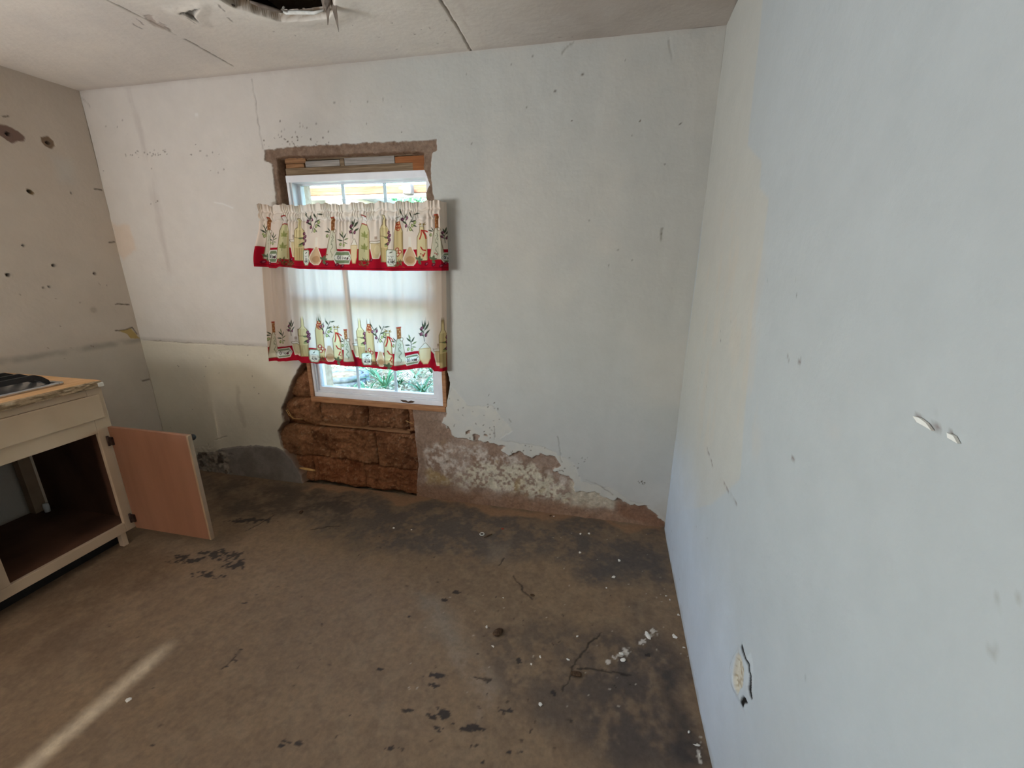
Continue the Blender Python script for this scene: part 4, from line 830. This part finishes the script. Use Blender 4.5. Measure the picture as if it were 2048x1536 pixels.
hi = np.sin(2*np.pi*(58*SS+1.1*np.sin(2*np.pi*5*SS)+.5*np.sin(2*np.pi*13*SS)))
hi2 = np.sin(2*np.pi*(34*SS+.9*np.sin(2*np.pi*4*SS+1)))
dz = ztop-Zv
ahd = .0075*np.clip(1-dz/.045, .25, 1); apk = .0028*np.exp(-((dz-.058)/.02)**2); abl = .0055*sst(.06, .08, dz)*np.exp(-(np.maximum(dz-.08, 0))/.055)
lowf = np.sin(2*np.pi*(6.5*SS+.5*np.sin(2*np.pi*1.5*SS+.5))+.4)+.5*np.sin(2*np.pi*14*SS+1.2)
aL = (.004+.010*sst(.45, .1, SS))*sst(.08, .30, dz)+.003*sst(.1, .3, dz)
off = hi*(ahd*sst(.05, .03, dz)+apk)+hi2*abl+lowf*aL-.006*np.exp(-((dz-.058)/.012)**2)*-1
pinch = .006*(np.exp(-((dz-.038)/.006)**2)+np.exp(-((dz-.08)/.006)**2))
Yv = YV-off+pinch
Yv = np.where(rt > 0, YV*(1-rt)+(-.008)*rt+pinch*0, Yv); Xv = Xv+.012*np.sin(rt*np.pi/2)
Xv = Xv + .003*hi*np.exp(-dz/.05)
cvx = 100+1785*SS; cvy = (690-40*SS)*(1-TT)+(1273+38*SS)*TT
Cv = VC.sample(cvx, cvy)
V = empty('window_valance', ((xl0+xr0)/2, YV, float(bz_.min()))); tag(V, 'cream gathered valance printed with olive branches and oil bottles above red hem', 'valance')
cloth_rows(np.stack([Xv, Yv, Zv], -1), Cv, [int(nv*.125), int(nv*.93)], ['header_ruffle', 'printed_panel', 'hem'], ['curtain_hem', 'curtain_hem', 'curtain_hem'], V)
# ---- two cafe panels
def cafe(name, label, px_bot, x_top, cx0, cx1, yb0, yb1, seed, ret, YP):
    nu = 330; s = np.linspace(0, 1, nu)
    bx, bz = edge_fn(px_bot, YP); zt = 1.675
    zrows = np.concatenate([np.linspace(zt, 1.22, 26), np.linspace(1.217, .0, 10)[:0]]); nlow = 150
    SS, KK = np.meshgrid(s, np.arange(26+nlow)); XBp = bx[0]+(bx[-1]-bx[0])*np.clip(SS/(1-ret), 0, 1) if ret else bx[0]+(bx[-1]-bx[0])*SS
    zb = np.interp(XBp, bx, bz); zmid = 1.13
    Zp = np.where(KK < 26, zt+(zmid-zt)*KK/26., zmid+(zb-zmid)*(KK-26)/(nlow-1.))
    tt = np.clip((zt-Zp)/(zt-.86), 0, 1); XT = x_top[0]+(x_top[1]-x_top[0])*(np.clip(SS/(1-ret), 0, 1) if ret else SS)
    Xp = XT*(1-tt)+XBp*tt
    ph = seed
    wav = .7*np.sin(2*np.pi*(4.2*SS+.35*np.sin(2*np.pi*1.3*SS+ph))+ph)+.45*np.abs(np.sin(np.pi*(8.5*SS)+ph*2+.6*tt))**3*2-.4+.12*np.sin(2*np.pi*21*SS+ph*3)*(1-.9*tt)
    edge = sst(.42, .12, SS) if not ret else sst(.72, .95, SS)
    off = wav*(.0062+.005*edge)*(.75+.35*tt)
    Yp = YP-off
    if ret:
        r_ = np.clip((SS-(1-ret))/ret, 0, 1); Yp = np.where(r_ > 0, YP*(1-r_)-.010*r_-off*(1-r_), Yp); Xp = Xp+.012*np.sin(r_*np.pi/2)
    cx = cx0+(cx1-cx0)*SS; yb = yb0+(yb1-yb0)*SS; cy = yb-(Zp-zb)*1580
    Cp = PC_.sample(cx, np.maximum(cy, 482)); Cp = np.where((cy < 484)[..., None], cloth_col(), Cp)
    root = empty(name, (float(bx.mean()), YP, float(bz.min()))); tag(root, label, 'curtain')
    hemrow = 26+int(nlow*.80)
    cloth_rows(np.stack([Xp, Yp, Zp], -1), Cp, [hemrow], ['printed_panel', 'hem'], ['curtain_cloth', 'curtain_hem'], root, (0, 10) if ret else (nu-12, nu-1))
xm_t = PB(686, 500, -.044)[0]
cafe('cafe_curtain', 'sheer cream cafe curtain panel with folds hanging over bare wall beside cabinet', [(540, 722), (560, 723), (597, 720), (603, 726), (640, 727), (680, 731), (709.4, 733)], (PB(527, 480, -.044)[0], xm_t+.004), 215, 1025, 945, 992, .7, 0, -.047)
cafe('cafe_curtain', 'sheer cream cafe curtain panel whose edge casts a shadow toward the empty corner', [(706, 733), (750, 736), (790, 741), (803, 741), (830, 737), (862, 735), (868, 743), (887, 742)], (xm_t-.008, PB(884, 480, -.044)[0]), 1020, 1862, 992, 1036, 2.2, .05, -.036)
for nm, z, y, lb in (('curtain_rod', 1.700, -.060, 'slim white curtain rod inside the valance pocket'), ('curtain_rod', 1.672, -.016, 'slim white curtain rod carrying the two cafe panels')):
    tag(tube(nm, [(-2.335, .0, z), (-2.335, y*.8, z), (-2.325, y, z), (-2.30, y, z), (-1.29, y, z), (-1.262, y, z), (-1.252, y*.8, z), (-1.252, .0, z)], .0045, 'white_plastic', None, 8), lb, 'rod')

# ================================================================== BASE CABINET
XFc = -2.82; cb = empty('base_cabinet', (-3.12, -1.2, 0)); tag(cb, 'cream base cabinet with one door swung wide open showing an empty dark inside', 'cabinet')
def cp(nm, lo, hi, mat, bev=.002, parent=None, **k):
    o = box(nm, lo, hi, mat, None, bev, **k)
    if parent is None: att(o, cb)
    else: o.parent = parent
    return o
Y0, YM, Y1 = -.70, -1.245, -1.79
cp('side_panel', (-3.43, Y0-.018, .078), (XFc-.019, Y0, .864), 'dark_ply'); cp('side_panel', (-3.43, Y1, .0), (XFc-.019, Y1+.018, .864), 'cabinet_paint')
cp('divider', (-3.43, YM-.009, .128), (XFc-.019, YM+.009, .70), 'dark_ply')
cp('bottom_shelf', (-3.43, Y1+.018, .110), (XFc-.019, Y0-.018, .126), 'dark_ply')
cp('back_post', (-3.43, -.80, .126), (-3.385, -.75, .8635), 'edge_wood'); cp('back_rail', (-3.43, Y1+.018, .80), (-3.41, Y0-.018, .8635), 'tan_wood')
cp('toe_kick', (-2.905, Y1+.018, .0), (-2.89, Y0-.05, .110), 'black_iron'); cp('foot', (-2.86, -.79, .0), (-2.83, -.765, .09), 'cabinet_paint')
cp('foot', (-3.40, -.79, .0), (-3.36, -.75, .11), 'cabinet_paint')
for nm, ya, yb, za, zb_ in (('stile', -.765, Y0, .078, .8635), ('stile', -1.275, -1.215, .128, .64), ('stile', Y1, Y1+.05, .078, .8635), ('top_rail', Y1+.05, -.765, .832, .8635), ('middle_rail', Y1+.05, -.765, .64, .716), ('bottom_rail', Y1+.05, -.765, .078, .128)):
    cp(nm, (XFc-.019, ya, za), (XFc, yb, zb_), 'cabinet_paint', .0025)
dw = cp('drawer_front', (XFc-.002, -1.76, .712), (XFc+.012, -.722, .832), 'cabinet_paint', .004)
d2 = cp('cabinet_door', (XFc, -1.76, .10), (XFc+.018, -1.262, .66), 'cabinet_paint', .004)
lathe('knob', [(0, 0), (.006, 0), (.006, .012), (.015, .02), (.013, .03), (0, .032)], 'black_iron', d2, 14, (XFc+.018, -1.30, .62), Matrix.Rotation(R(90), 3, 'Y'))
door = cp('cabinet_door', (-2.803, -.7315, .082), (-2.325, -.7135, .662), 'door_ply', .002); door['label'] = 'plywood door seen from its inner face'
cp('edge_strip', (-2.325, -.734, .082), (-2.313, -.7125, .662), 'edge_wood', .003, door)
lathe('knob', [(0, 0), (.006, 0), (.006, .012), (.015, .02), (.0165, .028), (.012, .037), (0, .039)], 'black_iron', door, 16, (-2.345, -.7135, .632), Matrix.Rotation(R(-90), 3, 'X'))
for z in (.59, .145):
    cp('hinge', (-2.812, -.742, z-.022), (-2.782, -.7315, z+.022), 'dark_bronze', .004, door); tube('hinge_pin', [(-2.808, -.740, z-.026), (-2.808, -.740, z+.026)], .0055, 'dark_bronze', door, 8)
lathe('pipe_stub', [(0, 0), (.012, 0), (.014, .03), (.012, .05), (0, .052)], 'white_plastic', None, 14, (-3.35, -.77, .1265)); tag(bpy.data.objects['pipe_stub'], 'small white capped pipe stub inside the open cabinet', 'pipe')
# countertop
c3 = empty('base_cabinet', (-3.12, -2.6, 0)); tag(c3, 'unseen cream base cabinet with closed doors, added under the kitchen window', 'cabinet')  # unseen cabinet run, added to keep window light off the floor
def cq(nm, lo, hi, mat, parent=None):
    o = box(nm, lo, hi, mat, None, .003)
    if parent is None: att(o, c3)
    else: o.parent = parent
    return o
cq('cabinet_body', (-3.43, -3.45, .09), (XFc, -1.795, .8635), 'cabinet_paint'); cq('toe_kick', (-3.40, -3.45, .0), (-2.89, -1.80, .09), 'black_iron')  # body and toe kick of the added unseen cabinet
for k in range(3):
    ya = -3.43+k*.545; d_ = cq('cabinet_door', (XFc, ya, .10), (XFc+.018, ya+.525, .66), 'cabinet_paint'); cq('drawer_front', (XFc, ya, .70), (XFc+.016, ya+.525, .835), 'cabinet_paint')  # doors and drawers of the added unseen cabinet
    lathe('knob', [(0, 0), (.006, 0), (.006, .012), (.015, .02), (.013, .03), (0, .032)], 'black_iron', d_, 14, (XFc+.018, ya+.05, .62), Matrix.Rotation(R(90), 3, 'Y'))
ct = empty('countertop', (-3.12, -1.2, .866)); tag(ct, 'bare plywood countertop with a chipped raw front edge', 'countertop')
att(box('plywood_top', (-3.455, -3.48, .880), (-2.815, -.700, .897), 'counter_ply', None, .002), ct)
att(box('substrate', (-3.455, -3.48, .866), (-2.815, -.700, .880), 'tan_wood', None, .001), ct)
def raw_edge():
    ny, nz = 520, 16; U, Vv = np.meshgrid(np.linspace(-3.48, -.698, ny), np.linspace(.864, .8965, nz))
    d = .013+(fbm(U*.5, Vv*2.5, 50, 301)-.5)*.008+(fbm(U, Vv, 120, 302)-.5)*.002; d[0] = d[-1] = 0; d[:, 0] = d[:, -1] = 0
    c = np.broadcast_to(S(172, 150, 122), U.shape+(3,)).copy(); c = lay(c, sst(.45, .6, fbm(U*.4, Vv*3, 50, 303))*.8, S(122, 104, 78)); c = lay(c, sst(.58, .68, fbm(U*.5, Vv*2, 40, 304)), S(206, 188, 160)); c = lay(c, sst(.64, .74, fbm(U*.6, Vv*2, 60, 305))*.7, S(92, 76, 58))
    o = grid_parts(np.stack([-2.8155+d, U, Vv], -1), np.zeros((nz-1, ny-1), int), c, {0: ('chipped_edge', 'mud_render', None)})[0]; att(o, ct); o['label'] = 'chipped raw laminate edge'
raw_edge()
att(box('edge_patch', (-2.812, -.722, .868), (-2.795, -.700, .888), 'paint_chip', None, .002), ct)
# cooktop
ck = empty('cooktop', (-3.12, -1.3, .897)); tag(ck, 'steel gas cooktop with black cast grates set in the counter', 'cooktop')
att(box('steel_pan', (-3.42, -1.68, .897), (-2.905, -.80, .904), 'steel', None, .003, 3), ck)
att(box('pan_rim', (-3.43, -.81, .8975), (-2.893, -.793, .911), 'steel', None, .005, 3), ck); att(box('pan_rim', (-2.91, -1.68, .8975), (-2.893, -.81, .911), 'steel', None, .005, 3), ck); att(box('pan_rim', (-3.43, -1.68, .8975), (-3.413, -.81, .911), 'steel', None, .005, 3), ck)
bar = [(-.864, .957), (-.840, .944), (-.820, .922), (-.816, .905), (-.832, .905), (-.846, .919), (-.868, .934)]
for gy in (-1.03, -1.45):
    out = [(y+gy+1.03, z) for y, z in bar]+[(2*gy-(y+gy+1.03), z) for y, z in bar[::-1]]
    for gx in (-2.945, -3.035, -3.125, -3.215, -3.305, -3.39): att(prism('grate_bar', out, lambda u, v, k, gx=gx: (gx-.007+.014*k, u, v), 'black_iron', None), ck)
    att(tube('grate_bar', [(-2.915, gy, .932), (-3.315, gy, .932)], .007, 'black_iron', None, 4, False), ck)
    att(lathe('burner_cap', [(0, 0), (.045, 0), (.045, .008), (.03, .014), (.03, .02), (0, .021)], 'black_iron', None, 20, (-3.0, gy, .905)), ck); att(lathe('burner_cap', [(0, 0), (.045, 0), (.045, .008), (.03, .014), (.03, .02), (0, .021)], 'black_iron', None, 20, (-3.24, gy, .905)), ck)

# ================================================================== FLOOR DEBRIS
def mm(px, py): p0, p1 = f2([(px, py), (px+1, py)]); return math.hypot(p1[0]-p0[0], p1[1]-p0[1])
def put(px, py): x, y = f2([(px, py)])[0]; return (x, y, .0005)
def flake_label(px, py):
    if px < 300: return 'pale chip lying beside the streak of sunlight'
    if (px, py) == (1081, 1408): return 'squarish white paint chip lying alone on brown concrete'
    if (px, py) == (787, 1056): return 'tiny white flake on the floor in front of the adobe hole'
    if (px, py) == (1350, 1273): return 'curled white paint flake at the foot of the blue-grey wall'
    if px > 1330: return 'white paint flake fallen at the foot of the blue-grey wall'
    if py < 1200: return 'tiny white paint flake on dark concrete before the salted render'
    return 'tiny white paint flake on the concrete around the dirt clod and long crack'
i = 0
for px, py, w_, h_ in ((1350, 1273, 8, 5), (1368, 1296, 5, 4), (1357, 1231, 5, 4), (1081, 1408, 8, 7), (1394, 1490, 6, 9), (1399, 1513, 4, 8), (1159, 1105, 5, 4), (787, 1056, 5, 4), (1161, 1068, 4, 2), (1177, 1067, 4, 2), (1239, 1121, 5, 3), (1228, 1154, 4, 3), (1212, 1176, 3, 3),
                       (1154, 1273, 4, 3), (1136, 1319, 4, 4), (1081, 1314, 4, 4), (1063, 1329, 5, 4), (985, 1293, 4, 4), (974, 1256, 4, 3), (1007, 1196, 3, 3), (823, 1060, 3, 2), (1377, 1465, 4, 4), (1340, 1200, 3, 3), (1331, 1192, 3, 3), (1108, 1033, 3, 2), (258, 1399, 5, 5)):
    k = mm(px, py); i += 1
    tag(rock('paint_flake', put(px, py), (w_*k*.55, h_*k*.8, .0022), 'paint_chip', 40+i, None, 1, 1.1), flake_label(px, py), 'flake', 'white paint flakes on the floor')
for px, py, sx, lb in ((1242, 1308, .011, 'larger white plaster crumb on dark stained concrete'), (1246, 1321, .009, 'rounded white plaster crumb beside the larger crumb')):
    i += 1; tag(rock('plaster_crumb', put(px, py), (sx, sx*.8, sx*.55), 'paint_chip', 80+i, None, 2, .5), lb, 'crumb')
tag(rock('plaster_lump', put(1294, 1270), (.018, .009, .003), 'paint_chip', 120, None, 2, .6), 'flat elongated white plaster smear on concrete close to white wall', 'lump')
for px, py, sx, lb in ((998, 1267, .022, 'brown dirt clod on the middle of the floor'), (1065, 1191, .010, 'small dark clod at the end of a floor crack'), (1153, 1349, .013, 'small grey-brown clod beside the long floor crack'), (602, 1025, .010, 'dark crumb of adobe below the broken wall'), (1100, 1032, .010, 'reddish crumb at the foot of the salted render')):
    i += 1; tag(rock('dirt_clod', put(px, py), (sx*1.25, sx*.8, sx*.5), 'dirt_clod', 140+i, None, 2, .6), lb, 'clod')
rp = np.array(put(964, 1069)); th = np.linspace(0, 2*math.pi, 20)
tag(tube('plastic_ring', [tuple(rp+np.array([.012*math.cos(a), .012*math.sin(a), .003])) for a in th], .0022, 'white_plastic', None, 6), 'tiny pale ring lying on the floor beside a brown sliver', 'ring')
tag(tube('wood_sliver', [tuple(np.array(put(968, 1076))+(0, 0, .003)), tuple(np.array(put(975, 1073))+(0, 0, .004)), tuple(np.array(put(984, 1069))+(0, 0, .003))], [.002, .004, .002], 'dirt_clod', None, 6), 'short brown wood sliver next to a pale ring', 'sliver')
tag(rock('red_scrap', put(1005, 1058), (.011, .006, .004), 'red_plastic', 150, None, 1, .4), 'small red scrap on the floor near the wall', 'scrap')

# ================================================================== OUTSIDE the back window
og = raw_mesh('garden_ground', [(-30, .33, -.06), (12, .33, -.06), (12, 40, -.06), (-30, 40, -.06)], [(0, 1, 2, 3)], None, False); tag(link('garden_ground', og, 'soil'), 'bare garden soil outside the back window', None, None, 'structure')
yb_ = 3.2; zt_, zb2 = PB(730, 372, yb_)[2], PB(730, 388, yb_)[2]
pb = empty('porch_beam', (-3, yb_, 0)); tag(pb, 'brown timber porch beam on posts across the upper window panes', 'beam')
att(box('beam', (-9.0, yb_, zb2), (2.0, yb_+.12, zt_), 'porch_wood', None, .005), pb); att(box('fascia', (-9.0, yb_+.02, zb2-.05), (2.0, yb_+.10, zb2), 'white_paint_out', None, .004), pb)
for x in (-8.6, 1.4): att(box('post', (x, yb_, -.06), (x+.12, yb_+.12, zb2-.05), 'white_paint_out', None, .004), pb)
c_ = PB(812, 376, yb_-.12); fl_ = empty('porch_lamp', tuple(c_)); tag(fl_, 'grey lamp fixed to the timber porch beam', 'lamp')
att(box('lamp_body', c_+np.array([-.02, -.07, -.085]), c_+np.array([.09, .05, .05]), 'lamp_metal', None, .03, 3), fl_); att(tube('bracket', [c_+np.array([-.02, .13, .03]), c_+np.array([-.06, .08, .03]), c_+np.array([-.08, .0, .0]), c_+np.array([-.02, -.02, -.01])], .016, 'white_plastic', None, 8), fl_)
sh = empty('garden_shed', tuple(PB(670, 396, 9.0)*np.array([1, 1, 0]))); tag(sh, 'small white shed with grey sloping roof beyond the porch', 'shed')
xa, xb_ = PB(650, 395, 9)[0], PB(712, 395, 9)[0]; zh = PB(680, 394, 9)[2]
att(box('shed_wall', (xa, 9.0, -.06), (xb_, 11.5, zh), 'white_paint_out', None, 0), sh)
xq = PB(600, 376, 9)[0]; att(prism('shed_roof', [(xq, PB(606, 377, 9)[2]), (PB(650, 391, 9)[0], PB(650, 391, 9)[2]), (xb_+.4, zh+.05), (xb_+.4, zh-.03), (PB(648, 397, 9)[0], zh-.06), (xq, PB(606, 389, 9)[2])], lambda u, v, k: (u, 8.7+k*3.2, v), 'grey_metal', None), sh)
att(box('shed_wall', (xq-2.0, 9.1, -.06), (xq+.02, 11.4, PB(600, 372, 9)[2]), 'white_paint_out', None, 0), sh)
def leaves(name, n, fn, size, mat, seed, parent=None):
    rr = np.random.default_rng(seed); c = fn(rr, n); V = np.zeros((n, 4, 3)); a = rr.normal(size=(n, 3)); a /= np.linalg.norm(a, axis=1)[:, None]; b = rr.normal(size=(n, 3)); b -= a*(a*b).sum(1)[:, None]; b /= np.linalg.norm(b, axis=1)[:, None]
    sz = size*rr.uniform(.6, 1.3, (n, 1)); V[:, 0] = c-a*sz; V[:, 1] = c+b*sz*.4; V[:, 2] = c+a*sz; V[:, 3] = c-b*sz*.4
    return link(name, raw_mesh(name, V.reshape(-1, 3), np.arange(n*4).reshape(n, 4), None, False), mat, parent)
ht = PB(730, 392, 14)[2]
hg = empty('garden_hedge', (-8, 14, -.06)); tag(hg, 'tall green hedge far behind the porch', 'hedge')
o = leaves('hedge_foliage', 16000, lambda r, n: np.stack([r.uniform(-22, 6, n), r.uniform(13.6, 15, n), -.06+(ht+.1)*r.uniform(0, 1, n)**.8+r.normal(0, .06, n)], 1), .16, 'leaf_green', 3); att(o, hg); o['kind'] = 'stuff'
for k in range(9):
    x = -21+k*3.2; att(tube('hedge_trunk', [(x, 14.3, -.06), (x+.1, 14.3, 1.6), (x, 14.3, ht*.8)], [.10, .08, .04], 'attic_wood', None, 7), hg)
def strap_plant(px, py, n, L, seed, mat, label):
    b = PZ(px, py, -.06); rr = random.Random(seed); root = empty('strap_leaf_plant', tuple(b)); tag(root, label, 'plant')
    for k in range(n):
        a = rr.uniform(0, 6.28); ll = L*rr.uniform(.7, 1.15); out_ = rr.uniform(.45, .95); pts = []; V = []; F = []
        for q in range(8):
            t_ = q/7; r_ = ll*out_*t_; z_ = ll*(1.15*t_-1.0*out_*t_*t_); wv = .016*(1-t_)**.6*math.sin(min(1, t_*3+.35)*1.57)+.001
            d = np.array([math.cos(a), math.sin(a), 0]); p = d*r_+np.array([0, 0, z_]); sd_ = np.array([-d[1], d[0], 0])
            V += [tuple(p-sd_*wv), tuple(p+sd_*wv), tuple(p+np.array([0, 0, -.004]))]
        for q in range(7): F += [(q*3, q*3+2, q*3+5, q*3+3), (q*3+2, q*3+1, q*3+4, q*3+5)]
        me = bpy.data.meshes.new('leaf'); me.from_pydata(V, [], F); me.update(); link('leaf', me, mat, root)
    return root
for px, py, n, L, sd_, mt, lb in ((770, 778, 20, .42, 1, 'leaf_green', 'arching strap-leaved plant in the garden behind the middle pane'), (735, 800, 14, .34, 2, 'leaf_green', 'low strap-leaved plant close under the window beside the planter ring'),
                                  (845, 790, 16, .32, 3, 'leaf_dark', 'dark strap-leaved clump below the round garden plaque'), (690, 752, 12, .28, 4, 'leaf_green', 'young strap-leaved plant growing inside the planter ring'), (865, 748, 16, .36, 5, 'leaf_dark', 'dark strap-leaved clump against the window side beyond the plaque')):
    strap_plant(px, py, n, L, sd_, mt, lb)
tp = PZ(690, 765, -.06); pr = empty('planter_ring', tuple(tp)); tag(pr, 'round grey planter ring lying in the garden', 'planter')
for rr_, zz, tr_ in ((.27, .03, .045), (.275, .10, .035), (.21, .10, .022)):
    pts = [tuple(tp+np.array([rr_*math.cos(a), rr_*math.sin(a), zz])) for a in np.linspace(0, 2*math.pi, 33)]; att(tube('ring_tread', pts, tr_, 'rubber', None, 10), pr)
att(lathe('soil_fill', [(0, 0), (.24, 0), (.24, .10), (.1, .12), (0, .12)], 'soil', None, 20, tuple(tp)), pr)
gp = PZ(815, 751, .10); pl = empty('garden_plaque', tuple(gp)); tag(pl, 'round pale garden plaque with a simple bee drawing', 'plaque')
nrm = Vector(CAM-gp).normalized(); rotq = nrm.to_track_quat('Z', 'Y').to_matrix()
att(lathe('plaque_disc', [(0, -.02), (.066, -.02), (.07, -.01), (.07, 0), (.066, .004), (0, .004)], 'plaque_stone', None, 28, tuple(gp), rotq), pl)
def pl_line(pts, r=.0022): att(tube('bee_line', [Vector(gp)+rotq @ Vector((x, y, .005)) for x, y in pts], r, 'plaque_line', None, 6), pl)
for cx_, cy_, rx_, ry_, a0 in ((-.024, .006, .022, .013, .5), (.020, -.004, .026, .013, -.7), (0, .024, .011, .009, 0)):
    pl_line([(cx_+rx_*math.cos(a)*math.cos(a0)-ry_*math.sin(a)*math.sin(a0), cy_+rx_*math.cos(a)*math.sin(a0)+ry_*math.sin(a)*math.cos(a0)) for a in np.linspace(0, 6.29, 17)])
pl_line([(-.012, -.022), (0, -.016), (.008, -.024)]); pl_line([(-.008, -.034), (.002, -.030)]); pl_line([(.058*math.cos(a), .058*math.sin(a)) for a in np.linspace(0, 6.29, 25)], .0018)
att(box('plaque_stake', gp+np.array([-.01, .02, -.17]), gp+np.array([.01, .035, .0]), 'grey_metal', None, .002), pl)
gr = leaves('grass_litter', 12000, lambda r, n: np.stack([r.uniform(-5.5, .2, n), .5+3.8*r.uniform(0, 1, n), -.055+.05*r.uniform(0, 1, n)**2], 1), .035, 'dry_grass', 8); tag(gr, 'pale dry grass and leaf litter over the garden soil', 'grass', None, 'stuff')
for k, (px, py, sd_) in enumerate(((700, 790, 11), (800, 770, 12), (830, 756, 13), (748, 752, 14), (660, 775, 15), (880, 772, 16), (810, 742, 17), (720, 745, 18))):
    strap_plant(px, py, 13, .20, 30+sd_, 'leaf_dark' if k % 2 else 'leaf_green', 'low tuft of grass-like leaves in the garden bed')['group'] = 'grass tufts in the garden bed'
